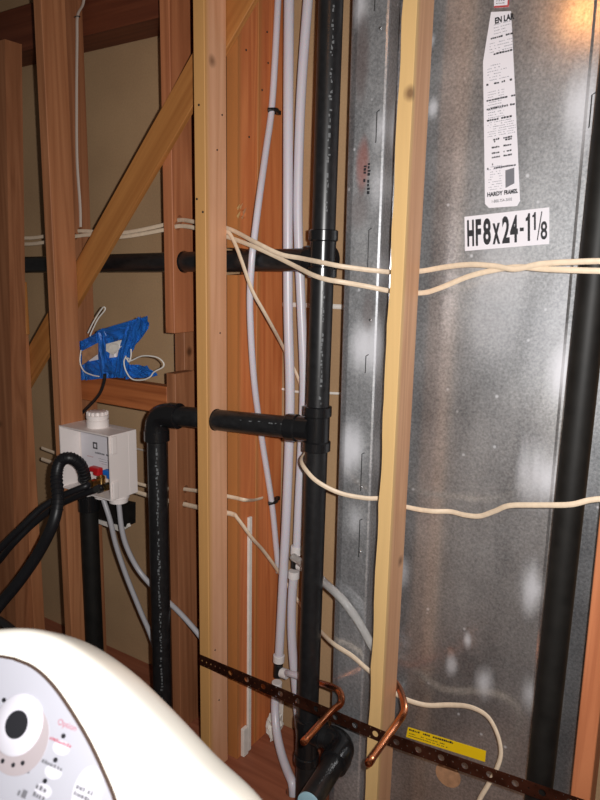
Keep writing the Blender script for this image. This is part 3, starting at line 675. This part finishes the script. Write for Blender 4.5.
cable([PY(42, 448, 0.158), PY(140, 484, 0.158), PY(184, 489, 0.15), PY(210, 493, 0.1035), PY(234, 497.5, 0.1035), PY(245, 500, 0.101), PX(254, 500, BS+0.012), PX(262, 498, BS+0.008)],
      'short white cable end tucked into the orange red stud beside a clip')
cable([PX(x, y, BPX+0.006) for x, y in ((84.5, -12), (83, 4), (77.5, 16), (77, 40), (76.5, 100), (77, 160), (80, 205), (80.5, 227))],
      'grey white cable stapled down the narrow stud at upper left', 'romex_grey')
so = bpy.data.objects[[o.name for o in bpy.data.objects if o.get('label', '').startswith('grey white cable')][0]]
p = PX(77.3, 17, BPX+0.006)
obj('staple', tube_bm([p+Vector((-0.004, -0.010, -0.003)), p+Vector((0.006, -0.006, 0)), p+Vector((0.006, 0.006, 0.002)), p+Vector((-0.004, 0.010, 0.003))], 0.0016, 6, 4), M['nail'], so)
cable([Vector((-1.23, CY1-0.008, PY(312, 306, 0.33).z)), PY(300, 305, 0.329), PY(345, 307, 0.329), Vector((-0.80, CY1-0.008, PY(345, 307, 0.33).z))], 'white cable lying flat on the drywall behind the upper stack', 'white_matt', (0.005, 0.0075))
cable([Vector((-1.23, CY1-0.006, PY(312, 393, 0.33).z)), PY(300, 392, 0.331), PY(345, 394, 0.331), Vector((-0.80, CY1-0.006, PY(345, 394, 0.33).z))], 'thin white cable on the drywall level with the middle tee', 'white_matt', (0.003, 0.004))
cable([Vector((-2.2, CY1-0.006, PY(142, 450, 0.33).z)), Vector((-1.56, CY1-0.006, PY(142, 450, 0.33).z))], 'thin pale cable on the drywall right of the outlet box', 'romex_grey', (0.003, 0.004), n=1)

# ------------------------------------------------------------------ white trim strip, crumpled paper
zs = PX(250, 516, BS).z
obj('white_strip', box_bm((BS+0.0006, 0.156, z0+0.001), (BS+0.009, 0.171, zs), 0.0008), M['white_matt'], None, 'thin white strip standing upright on the orange red stud', 'strip', origin=(BS, .15, z0+.001))
obj('white_strip', box_bm((BS+0.0006, 0.126, z0+0.001), (BS+0.014, 0.1495, z0+0.10), 0.0008), M['white_matt'], None, 'short thick white offcut at the foot of the upright strip', 'strip', origin=(BS, .126, z0+.001))
def crumple(name, c, sx, sy, sz, seed, label):
    rng = random.Random(seed); bmx = bmesh.new(); bmesh.ops.create_icosphere(bmx, subdivisions=3, radius=1)
    for v in bmx.verts:
        k = rng.uniform(0.6, 1.15); v.co = Vector((v.co.x*sx*k, v.co.y*sy*k, max(v.co.z*sz*k, -sz*0.72)))+Vector(c)
    return obj(name, bmx, M['white_matt'], None, label, 'paper', origin=(c[0], c[1], c[2]-sz*0.72))
crumple('crumpled_paper', (-1.195, 0.262, z0+0.048), 0.022, 0.036, 0.065, 4, 'crumpled white paper scrap on the bottom plate beside the orange stud')
pp = [PY(279, 735, 0.318), PY(279.5, 724, 0.318), PY(280, 712, 0.318), PY(281, 700, 0.318)]
pp = [Vector((p.x, p.y, 0.0425+(0.17-0.0425)*i/3)) for i, p in enumerate(pp)]
obj('white_strip', tube_bm(pp, 0.01, 8, 4, (0.004, 0.014)), M['white_matt'], None, 'crooked white strip behind the low tube tee', 'strip', origin=pp[0])

# ------------------------------------------------------------------ copper stub-outs on the perforated strap
ZS = 0.428
def zstrap(x):
    if x < -0.66: return ZS
    return ZS + (x+0.66)*0.075
SX0, SX1 = AX+0.003, -0.165
st_t = 0.0012; hh = 0.0180
bm = bmesh.new()
def strap_cell(x0, x1, r):
    xc = (x0+x1)/2; N = 16; Yf = -0.0022
    for side in (Yf, Yf+st_t):
        inn, out = [], []
        for k in range(N):
            a = 2*math.pi*(k+0.5)/N; ca, sa = math.cos(a), math.sin(a)
            s = min((x1-x0)/2/max(abs(ca), 1e-6), hh/max(abs(sa), 1e-6))
            ox, oz = xc+ca*s, sa*s
            inn.append(bm.verts.new((xc+ca*r, side, zstrap(xc)+sa*r))); out.append(bm.verts.new((ox, side, zstrap(ox)+oz)))
        for k in range(N):
            j = (k+1) % N; bm.faces.new((inn[k], inn[j], out[j], out[k]))
            # fill the square's corners
        cs = [((1, 1), 1, 2), ]
        if side == Yf: i0, o0 = inn, out
        else:
            for k in range(N):
                j = (k+1) % N
                bm.faces.new((i0[k], i0[j], inn[j], inn[k]))
    for zz in (hh, -hh):
        v = [bm.verts.new((x, y, zstrap(x)+zz)) for x, y in ((x0, -0.0022), (x1, -0.0022), (x1, -0.001), (x0, -0.001))]; bm.faces.new(v)
x = SX0
for k in range(6): strap_cell(x, x+0.0175, 0.0026); x += 0.0175
k = 0
while x < SX1:
    strap_cell(x, x+0.0300, 0.0085 if k % 2 == 0 else 0.0024); x += 0.0300; k += 1
# corner triangles of each cell are covered by thin edge ribs
for zz in (1, -1):
    tb_ = []
    rib = [(SX0, -0.0022), (x, -0.0022)]
    for i in range(60):
        xa = SX0+(x-SX0)*i/60; xb = SX0+(x-SX0)*(i+1)/60
        vs = [bm.verts.new(p) for p in ((xa, -0.0024, zstrap(xa)+zz*hh), (xb, -0.0024, zstrap(xb)+zz*hh), (xb, -0.0024, zstrap(xb)+zz*(hh-0.0035)), (xa, -0.0024, zstrap(xa)+zz*(hh-0.0035)))]
        bm.faces.new(vs)
bmesh.ops.remove_doubles(bm, verts=bm.verts, dist=0.00002)
strap = obj('perforated_strap', bm, M['strap'], None, 'dark copper-coloured perforated metal strap nailed across the studs', 'strap', origin=(SX0, -0.002, ZS))
def copper(pts, label):
    o = thing('copper_stub_out', label, 'copper pipe', pts[0], 'copper stub-outs')
    obj('pipe', tube_bm(pts, 0.0092, 14, 6), M['copper'], o, smooth=True)
    d = (pts[-1]-pts[-2]).normalized()
    obj('end_cap', lathe_bm(pts[-1]-d*0.012, d, [(0, 0.0094), (0.001, 0.0100), (0.016, 0.0098), (0.021, 0.008), (0.023, 0.004)], 14), M['copper'], o, smooth=True)
cx1 = -0.815
E1 = PY(341, 698, 0.03)
e1 = PX(304.5, 741, E1.x)
copper([Vector((-1.02, 0.175, 0.500)), PY(305, 679, 0.165), PY(320, 683, 0.138), PY(330, 686, 0.092), PY(338, 690, 0.052), PY(341.5, 696, 0.034), PY(340.5, 704, 0.016), PX(332, 711, E1.x), PX(318, 726, E1.x), e1], 'copper stub-out in front of the black stack')
E2 = PY(402, 715, 0.0); e2 = PX(369.5, 762, E2.x)
copper([PY(384, 664, 0.150), PY(392, 678, 0.130), PY(399.5, 689, 0.100), PY(403.5, 701, 0.040), PY(404, 712, 0.005), PX(396, 725, E2.x), PX(383, 743, E2.x), e2], 'copper stub-out in front of the pale stud')

# ------------------------------------------------------------------ washer outlet box
bx0, bx1, by0, by1 = LX+0.0385, -1.655, -0.012, 0.104
ob = thing('outlet_box', 'white plastic washing machine outlet box on the left front stud', 'outlet box', ((bx0+bx1)/2, by1, BOXZ0))
w_ = 0.004
bm = bmesh.new()
box_bm((bx0, by1-0.036, BOXZ0), (bx1, by1, BOXZ1), 0.001, bm)
box_bm((bx0, by0, BOXZ0), (bx0+w_, by1-0.0362, BOXZ1), 0.0, bm); box_bm((bx1-w_, by0, BOXZ0), (bx1, by1-0.0362, BOXZ1), 0.0, bm)
box_bm((bx0+w_, by0, BOXZ1-w_), (bx1-w_, by1-0.0362, BOXZ1), 0.0, bm); box_bm((bx0+w_, by0, BOXZ0), (bx1-w_, by1-0.0362, BOXZ0+w_), 0.0, bm)
obj('body', bm, M['white_plastic'], ob)
for zz in (BOXZ0+0.004, BOXZ1-0.062):
    obj('nailing_boss', box_bm((bx1+0.0003, by0+0.004, zz), (bx1+0.008, by0+0.026, zz+0.058), 0.003, seg=2), M['white_plastic'], ob)
card = Vector((bx0+0.02, by1-0.037, BOXZ0+0.03))
ic = obj('instruction_card', box_bm((bx0+0.012, by1-0.0372, BOXZ0+0.05), (bx1-0.012, by1-0.0364, BOXZ1-0.012)), M['paper'], ob)
co_ = Vector((bx0+0.012, by1-0.0376, BOXZ0+0.05)); U = Vector((1, 0, 0)); Wv = Vector((0, 0, 1))
bm = bmesh.new()
for (x0, x1, y0, y1) in ((0.06, 0.082, 0.100, 0.105), (0.06, 0.082, 0.082, 0.087), (0.06, 0.065, 0.087, 0.100), (0.077, 0.082, 0.087, 0.100)): quad_bm(bm, co_, U, Wv, x0, x1, y0, y1)
obj('square_logo', bm, M['ink'], ic)
obj('headline_print', marks(co_, U, Wv, [(0.07, 0.195, 0.066)], 0.007, 0.007, 0.001, 31, 0.9), M['grey_ink'], ic)
obj('fine_print', marks(co_, U, Wv, [(0.085, 0.195, 0.05), (0.085, 0.195, 0.042), (0.1, 0.195, 0.034)], 0.005, 0.002, 0.001, 32, 0.8), M['pale_ink'], ic)
obj('red_mark', marks(co_, U, Wv, [(0.03, 0.06, 0.05)], 0.004, 0.002, 0.001, 33, 0.9), M['red_ink'], ic)
# test plug on top
tpz = BOXZ1; tpx = -1.784; tpy = 0.055
plug = obj('test_plug', lathe_bm((tpx, tpy, tpz), (0, 0, 1), [(0, 0.037), (0.024, 0.037), (0.026, 0.034), (0.030, 0.034), (0.031, 0.037), (0.040, 0.037), (0.041, 0.030), (0.052, 0.029), (0.053, 0.026)], 24), M['white_plastic'], ob, label='threaded white test plug on top', smooth=True)
for k in range(14):
    a = 2*math.pi*k/14; c = Vector((tpx+0.031*math.cos(a), tpy+0.031*math.sin(a), tpz+0.041))
    obj('rib', box_bm(c+Vector((-0.003, -0.003, 0)), c+Vector((0.003, 0.003, 0.011))), M['white_plastic'], plug)
# bosses underneath
for k, (x, r) in enumerate(((-1.843, 0.038), (-1.768, 0.033), (-1.692, 0.036))):
    obj('bottom_boss', lathe_bm((x, 0.052, BOXZ0), (0, 0, -1), [(-0.001, r), (0.010, r), (0.012, r-0.004), (0.026 if k else 0.028, r-0.005)], 22), M['white_plastic'], ob, smooth=True)
# valves
for (x, colr, nm) in ((-1.778, 'red_plastic', 'red'), (-1.712, 'blue_plastic', 'blue')):
    zv = BOXZ0+w_
    v = obj('valve', lathe_bm((x, 0.055, zv), (0, 0, 1), [(0, 0.011), (0.015, 0.011), (0.016, 0.015), (0.040, 0.015), (0.041, 0.010), (0.062, 0.009), (0.063, 0.005)], 12), M['brass'], ob, label='brass valve with %s handle' % nm, smooth=True)
    obj('outlet', lathe_bm((x, 0.050, zv+0.026), (0, -1, 0), [(0, 0.010), (0.020, 0.010), (0.021, 0.0135), (0.040, 0.0135), (0.041, 0.011)], 12), M['brass'], v, smooth=True)
    h = bmesh.new(); box_bm((x-0.030, 0.030, zv+0.058), (x+0.016, 0.052, zv+0.076), 0.004, h, 2); box_bm((x-0.012, 0.030, zv+0.048), (x+0.012, 0.056, zv+0.066), 0.004, h, 2)
    obj('handle', h, M[colr], v)

# hoses from the box to the washer
hose_end = Vector((-1.32, -0.52, 0.62))
dh = [Vector((-1.838, 0.030, BOXZ0+0.034)), PY(85, 478, 0.022), PY(80.5, 465, -0.012), PY(70, 458, -0.045), PY(60, 462, -0.065), PY(56.5, 477, -0.085), PY(58, 500, -0.115), PY(53, 524, -0.145), PY(38, 554, -0.17), PY(18, 583, -0.21), PY(-4, 610, -0.26), PY(-40, 660, -0.37), Vector((-1.45, -0.44, 0.36)), Vector((-1.12, -0.60, 0.38))]
hs = thing('drain_hose', 'thick black corrugated hose hooked over into the outlet box', 'hose', dh[-1])
P = smooth_path(dh, 10)
obj('hose', tube_bm(P, lambda t: 0.0185, 14, 1), M['rubber'], hs, smooth=True)
bm = bmesh.new()
for i in range(2, 66, 2):
    d = (P[i+1]-P[i-1]).normalized(); lathe_bm(P[i]-d*0.0022, d, [(0, 0.0185), (0.0012, 0.0206), (0.0034, 0.0206), (0.0046, 0.0185)], 14, bm)
obj('corrugation', bm, M['rubber'], hs, smooth=True, kind='stuff')
def supply(pts, label):
    t = thing('supply_hose', label, 'hose', pts[-1], 'washer supply hoses')
    obj('hose', tube_bm(pts, 0.0112, 12, 8), M['rubber'], t, smooth=True)
    d = (pts[1]-pts[0]).normalized()
    obj('hose_nut', lathe_bm(pts[0], d, [(-0.004, 0.0145), (0.016, 0.0145), (0.017, 0.0125), (0.034, 0.0118)], 8), M['black_plastic'], t)
v1 = Vector((-1.778, -0.007, BOXZ0+0.030)); v2 = Vector((-1.712, -0.007, BOXZ0+0.030))
supply([v1, PY(86, 486, -0.035), PY(62, 496, -0.075), PY(42, 508, -0.115), PY(24, 525, -0.155), PY(0, 549, -0.20), PY(-40, 595, -0.28), Vector((-1.50, -0.50, 0.70)), Vector((-1.14, -0.60, 0.72))], 'upper black supply hose leaving the red valve')
supply([v2, PY(98, 489, -0.022), PY(76, 497, -0.040), PY(54, 508, -0.050), PY(32, 525, -0.085), PY(12, 545, -0.13), PY(-6, 566, -0.150), Vector((-2.19, -0.21, 0.49)), Vector((-2.17, -0.36, 0.43)), Vector((-2.02, -0.47, 0.44)), Vector((-1.50, -0.52, 0.55)), Vector((-1.08, -0.60, 0.58))], 'lower black supply hose leaving the blue valve')
# grey supply tubes under the box
def grey(pts, label):
    obj('supply_tube', tube_bm(pts, 0.0088, 12), M['pex_grey'], None, label, 'water tube', 'grey tubes under the outlet box', smooth=True, origin=pts[-1])
grey([Vector((-1.768, 0.052, BOXZ0-0.031)), PY(110, 520, 0.056), PY(116, 545, 0.07), PY(126, 575, 0.09), PY(140, 610, 0.11), PY(153, 642, 0.125), PY(165, 690, 0.135)], 'grey tube dropping from the middle of the outlet box')
grey([Vector((-1.692, 0.052, BOXZ0-0.031)), PY(122, 530, 0.056), PY(128, 550, 0.07), PY(140, 572, 0.09), PY(158, 592, 0.0990), PY(180, 613, 0.0985), PY(200, 636, 0.0985), PY(216, 660, 0.0985)], 'grey tube curving right from the outlet box behind the riser')

fb = thing('black_junction', 'small black plastic fitting with a white rim behind the grey tubes', 'fitting', PY(113, 525, 0.14))
obj('body', prism_bm([PY(x, y, 0.125) for x, y in ((97, 500), (125, 506), (125, 527), (98, 519))], (0, 0.05, 0)), M['abs_matt'], fb)
obj('rim', prism_bm([PY(x, y, 0.1235) for x, y in ((97, 519.5), (126, 527.5), (127, 524.5), (126, 530.5), (97, 522.5))][:2]+[PY(127, 524, 0.1235), PY(128.5, 527, 0.1235), PY(121, 532, 0.1235), PY(97, 523, 0.1235)], (0, 0.012, 0)), M['white_matt'], fb)
# ------------------------------------------------------------------ blue-taped electrical box
tp_root = thing('taped_outlet', 'electrical box covered in crumpled blue tape with white wire loops', 'electrical box', PY(110, 381, 0.104))
def tape_sheet(corners, Y, seed, nx=9, ny=5, amp=0.006):
    """crumpled strip of masking tape spanned by four pixel corners (with thickness)"""
    rng = random.Random(seed); bmx = bmesh.new()
    c = [PY(x, y, Y) for x, y in corners]; g = []
    for j in range(ny+1):
        row = []
        for i in range(nx+1):
            s, t = i/nx, j/ny
            p = (c[0]*(1-s)+c[1]*s)*(1-t)+(c[3]*(1-s)+c[2]*s)*t
            jit = 0.004 if i in (0, nx) else 0.0012
            p = p+Vector((rng.uniform(-1, 1)*jit, rng.uniform(-1, 0.4)*amp, rng.uniform(-1, 1)*jit)); row.append(bmx.verts.new(p))
        g.append(row)
    for j in range(ny):
        for i in range(nx): bmx.faces.new((g[j][i], g[j][i+1], g[j+1][i+1], g[j+1][i]))
    bmesh.ops.solidify(bmx, geom=bmx.faces[:], thickness=0.0006)
    return obj('tape_strip', bmx, M['tape'], tp_root)
tape_sheet([(79, 343), (104, 328), (108, 340), (80, 356)], 0.0985, 41)
tape_sheet([(99, 330), (148, 316), (150, 326), (105, 347)], 0.088, 42)
tape_sheet([(128, 322), (143, 316), (127, 376), (112, 378)], 0.085, 43)
tape_sheet([(97, 333), (109, 330), (112, 377), (99, 378)], 0.088, 44)
tape_sheet([(85, 362), (120, 356), (124, 377), (88, 380)], 0.088, 45)
tape_sheet([(126, 364), (148, 366), (158, 376), (126, 379)], 0.088, 46)
tape_sheet([(79, 341), (88, 341), (90, 380), (80, 380)], 0.0985, 47)
tape_sheet([(139, 317), (150, 327), (134, 350), (126, 344)], 0.083, 48, 6, 5)
obj('box_body', box_bm(PY(84, 373, 0.100), PY(122, 343, 0.132)+Vector((0, 0.0, 0)), 0.003), M['white_plastic'], tp_root)
obj('cover_plate', prism_bm([PY(x, y, 0.080) for x, y in ((82, 365), (97.5, 354), (97.5, 343), (82, 351))], (0, 0.003, 0)), M['tan'], tp_root, label='tan plate showing between the tapes')
obj('device_yoke', prism_bm([PY(x, y, 0.080) for x, y in ((106, 344), (121, 340), (122, 346), (113, 355), (106, 351))], (0, 0.003, 0)), M['white_matt'], tp_root)
def wire(pts, r=0.0022):
    obj('white_wire', tube_bm(pts, r, 8, 6), M['white_matt'], tp_root, smooth=True)
wire([PY(x, y, 0.078) for x, y in ((88, 333), (94, 321), (101, 310), (104, 307), (105, 310), (98, 319), (92, 331), (90, 336))])
wire([PY(x, y, 0.076) for x, y in ((81, 350), (80, 362), (84, 371), (92, 375), (99, 376.5))])
wire([PY(x, y, 0.074) for x, y in ((126, 358), (130, 361), (142, 356), (156, 357), (163, 362), (163, 367), (154, 372), (150, 377), (142, 380), (132, 379), (126, 371), (124, 362), (126, 356))])
wire([PY(x, y, 0.074) for x, y in ((131, 349), (131, 356), (129, 362), (127, 358), (131, 360))])
wire([PY(x, y, 0.076) for x, y in ((108, 348), (113, 344), (119, 345), (118, 350), (112, 353))])
obj('black_cord', tube_bm([PY(105, 374, 0.070), PY(104, 382, 0.072), PY(100, 393, 0.080), PY(92, 403, 0.092), PY(84, 411, 0.0965), PY(74, 421, 0.0965)], 0.0052, 10), M['rubber'], tp_root, label='short black cord', smooth=True)

# ------------------------------------------------------------------ washing machine (console at its back edge)
nrm = Vector((0.174, -0.817, 0.550)).normalized()
P0 = Vector((-0.664, -1.025, 1.08+0.03-0.03))
wu = Vector((0.978, 0.209, 0)).normalized(); ww = nrm.cross(wu).normalized()
if ww.z < 0: ww = -ww
wf = Vector((0.209, -0.978, 0)).normalized()      # way the washer faces
wm = thing('washing_machine', 'white washing machine with rounded control console, lower left', 'washing machine', P0+Vector((0, 0, -1.08))+wf*0.25)
def wp(a, b, c=0.0): return P0+wu*a+ww*b+nrm*c
cu0 = -0.02
half = [(0.0, 0.1055), (0.024, 0.1045), (0.06, 0.0965), (0.103, 0.083), (0.14, 0.067), (0.181, 0.048), (0.22, 0.028), (0.253, 0.012), (0.29, -0.001), (0.325, -0.020), (0.345, -0.045), (0.350, -0.08), (0.350, -0.13)]
outer = [(cu0+x, y) for x, y in half] + [(cu0-x, y) for x, y in half[::-1][:-1]]
cen = Vector((cu0, -0.08))
def ringpts(scale, depth, dy=0.0):
    return [wp(cen.x+(x-cen.x)*scale, cen.y+(y-cen.y)*scale+dy, depth) for x, y in outer]
bm = bmesh.new(); rr = []
for (s, d) in ((0.60, 0.006), (0.84, 0.0055), (0.93, 0.003), (0.97, -0.002), (0.99, -0.009), (1.0, -0.020), (1.0, -0.040), (0.995, -0.070), (0.97, -0.105), (0.90, -0.12)):
    rr.append([bm.verts.new(p) for p in ringpts(s, d)])
for i in range(len(rr)-1):
    N = len(outer)
    for k in range(N): bm.faces.new((rr[i][k], rr[i][(k+1) % N], rr[i+1][(k+1) % N], rr[i+1][k]))
bm.faces.new(rr[0]); bm.faces.new(rr[-1])
con = obj('console', bm, M['enamel'], wm, label='glossy white console housing', smooth=True)
sm = con.modifiers.new('smooth', 'SUBSURF'); sm.levels = 1; sm.render_levels = 2
phalf = [(0.0, 0.0655), (0.03, 0.0625), (0.06, 0.052), (0.092, 0.034), (0.13, 0.008), (0.160, -0.017), (0.185, -0.041), (0.20, -0.065), (0.208, -0.09), (0.205, -0.115)]
pc = -0.03
pol = [(pc+x, y) for x, y in phalf] + [(pc-x, y) for x, y in phalf[::-1][:-1]]
# smooth the outline
pol = [(v.x, v.y) for v in smooth_path([Vector((x, y, 0)) for x, y in pol+[pol[0]]], 4)][:-1]
tr = obj('panel_trim', prism_bm([wp(pc+(x-pc)*1.020, y*1.016+0.0022, 0.0) for x, y in pol], nrm*0.0080), M['panel_trim'], wm, label='thin brown rim round the control panel')
pn = obj('control_panel', prism_bm([wp(x, y, 0.0) for x, y in pol], nrm*0.0098), M['panel'], wm, label='grey white control panel with print')
PD = 0.0102
def onpx(x, y, dep=PD):
    d = ray(x, y); t = (wp(0, 0, dep)-CAMP).dot(nrm)/d.dot(nrm); p = CAMP+d*t-P0
    return p.dot(wu), p.dot(ww)
def pdisc(name, x, y, r, h, mat, ry=None, par=None, seg=32, d0=0.0):
    ry = ry or r
    b = [wp(x+r*math.cos(2*math.pi*k/seg), y+ry*math.sin(2*math.pi*k/seg), 0.0095+d0) for k in range(seg)]
    return obj(name, prism_bm(b, nrm*h), M[mat], par or wm)
cxd, cyd = onpx(16.5, 724.5, 0.0135)
pdisc('dial_ring', cxd+0.008, cyd-0.013, 0.038, 0.0012, 'dial_ring')
dl = obj('dial', lathe_bm(wp(cxd, cyd, 0.0095), nrm, [(0, 0.033), (0.002, 0.033), (0.0035, 0.031), (0.0037, 0.016)], 36), M['dial'], wm, label='round selector dial', smooth=True)
pdisc('dial_center', cxd, cyd, 0.0150, 0.0046, 'ink', par=dl)
def led(x, y): pdisc('indicator_light', x, y, 0.0026, 0.0014, 'ink', seg=12)
for (x, y) in ((4, 700), (63.5, 736), (55.5, 760), (45, 781), (88.5, 782), (3, 761), (13.5, 765), (23, 763)): led(*onpx(x, y))
bx_, by_ = onpx(87, 793); pdisc('push_button', bx_, by_, 0.017, 0.0022, 'dial', ry=0.026)
for (x, y) in ((61, 748), (53, 772), (43, 791)):
    a, b = onpx(x, y); pdisc('push_button', a, b, 0.011, 0.0008, 'dial', ry=0.007)
def ptext(body, x, y, size, mat, ang=0.0, xs=1.0, d0=PD+0.0003):
    a, b = onpx(x, y); U_ = wu*math.cos(ang)+ww*math.sin(ang); W_ = ww*math.cos(ang)-wu*math.sin(ang)
    obj('lettering', text_bm(body, size, wp(a, b, d0), U_, W_, xs), M[mat], pn)
ptext('Option', 57, 724, 0.0092, 'pink_ink', -0.06)
def pmarks(x, y, L, h, mat, seed, rows=1, ang=-0.08, d0=0.0013):
    a, b = onpx(x, y); U_ = wu*math.cos(ang)+ww*math.sin(ang); W_ = ww*math.cos(ang)-wu*math.sin(ang)
    obj('panel_print', marks(wp(a, b, PD+d0), U_, W_, [(0, L, -k*h*1.5) for k in range(rows)], h*0.75, h, h*0.25, seed, 0.95), M[mat], pn)
pmarks(50, 739, 0.030, 0.0034, 'pink_ink', 51); pmarks(42, 762, 0.030, 0.0038, 'grey_ink', 52); pmarks(36, 788, 0.016, 0.005, 'grey_ink', 53, 2)
pmarks(77, 788, 0.022, 0.0042, 'grey_ink', 54, 2, d0=0.0026); pmarks(11, 707, 0.022, 0.0036, 'grey_ink', 55, d0=.0003, ang=0.05); pmarks(19, 769, 0.016, 0.004, 'grey_ink', 56, d0=0.0003); pmarks(17, 795, 0.014, 0.008, 'grey_ink', 57, d0=0.0003)
pmarks(-4, 704, 0.012, 0.0036, 'grey_ink', 58, d0=.0003)
# cabinet, top deck and lid below and in front of the console (out of the picture)
def wbox(x0, x1, y0, y1, z0_, z1_, bev=0.012):
    b = box_bm((x0, y0, z0_), (x1, y1, z1_), bev, seg=2)
    base = Vector((P0.x, P0.y, 0))
    for v in b.verts: v.co = base+wu*v.co.x+wf*v.co.y+Vector((0, 0, v.co.z))
    return b
obj('cabinet', wbox(-0.36, 0.32, -0.14, 0.52, 0.02, 0.90), M['enamel'], wm, smooth=True)
obj('top_deck', wbox(-0.365, 0.325, -0.145, 0.525, 0.9005, 0.935, 0.01), M['enamel'], wm, smooth=True)
obj('lid', wbox(-0.25, 0.21, 0.12, 0.48, 0.936, 0.950, 0.005), M['enamel'], wm, smooth=True)
for (x, y) in ((-0.32, -0.10), (0.28, -0.10), (-0.32, 0.48), (0.28, 0.48)):
    c = Vector((P0.x, P0.y, 0.0005))+wu*x+wf*y
    obj('foot', lathe_bm(c, (0, 0, 1), [(0, 0.022), (0.012, 0.022), (0.014, 0.010), (0.030, 0.010)], 14), M['rubber'], wm)

# ------------------------------------------------------------------ holes bored through the studs for pipes and cables
def drill(o, holes):
    """cut real round holes (point, direction, radius) through a stud, one after the other"""
    if len(holes) > 1:
        for h in holes: drill(o, [h])
        return
    cb = bmesh.new()
    for (p, d, r_) in holes:
        d = Vector(d).normalized(); lathe_bm(Vector(p)-d*0.06, d, [(0, r_), (0.12, r_)], 20, cb)
    bmesh.ops.recalc_face_normals(cb, faces=cb.faces)
    me = bpy.data.meshes.new('cutter'); cb.to_mesh(me); cb.free()
    c = bpy.data.objects.new('cutter', me); COL.objects.link(c)
    md = o.modifiers.new('drill', 'BOOLEAN'); md.operation = 'DIFFERENCE'; md.object = c; md.solver = 'EXACT'
    dg = bpy.context.evaluated_depsgraph_get(); dg.update()
    nm = bpy.data.meshes.new_from_object(o.evaluated_get(dg)); nm.materials.clear(); nm.materials.append(o.data.materials[0])
    o.modifiers.clear(); o.data = nm
    bpy.data.objects.remove(c); bpy.data.meshes.remove(me)
CPATH = {}
for o in bpy.data.objects:
    if o.name.startswith('electrical_cable'):
        vs = [o.matrix_basis @ v.co for v in o.data.vertices]
        CPATH[o.name] = [sum((vs[i*10+k] for k in range(10)), Vector())/10 for i in range(len(vs)//10)]
def at_x(path, x):
    for p, q in zip(path, path[1:]):
        if (p.x-x)*(q.x-x) <= 0 and p.x != q.x:
            return p.lerp(q, (x-p.x)/(q.x-p.x)), (q-p)
    return None
ck = sorted(CPATH)
def cable_holes(x, names, r_=0.0105):
    out = []
    for n_ in names:
        h = at_x(CPATH[n_], x)
        if h: out.append((h[0], h[1], r_))
    return out
xa = AX+0.019; ta = (xa-EL.x)/ad.x
drill(studA, [(EL+ad*ta, ad, 0.0325)])
vent = lambda x: Vector((x, 0.158-0.081*(1.5+x), 1.600+(VZ+0.006-1.600)*(x+2.60)/(spx(VZ)-0.02+2.60)))
drill(studBp, [(vent(BPX-0.019), (1, -0.081, 0.017), 0.034)] + cable_holes(BPX-0.019, ck[0:2]+ck[3:5]))
drill(studG, [(vent(GX+0.019), (1, -0.081, 0.017), 0.034)] + cable_holes(GX+0.019, ck[0:2], 0.0125))
drill(studGl, cable_holes(GX+0.019, ck[3:5], 0.0125))
drill(studR, cable_holes(RX+0.02, ck[0:3], 0.018))
drill(studB, drill_b)
drill(bpy.data.objects['bottom_plate'], [(Vector((PY(293.5, 786, .094).x, .094, 0.02)), (0, 0, 1), 0.024)])
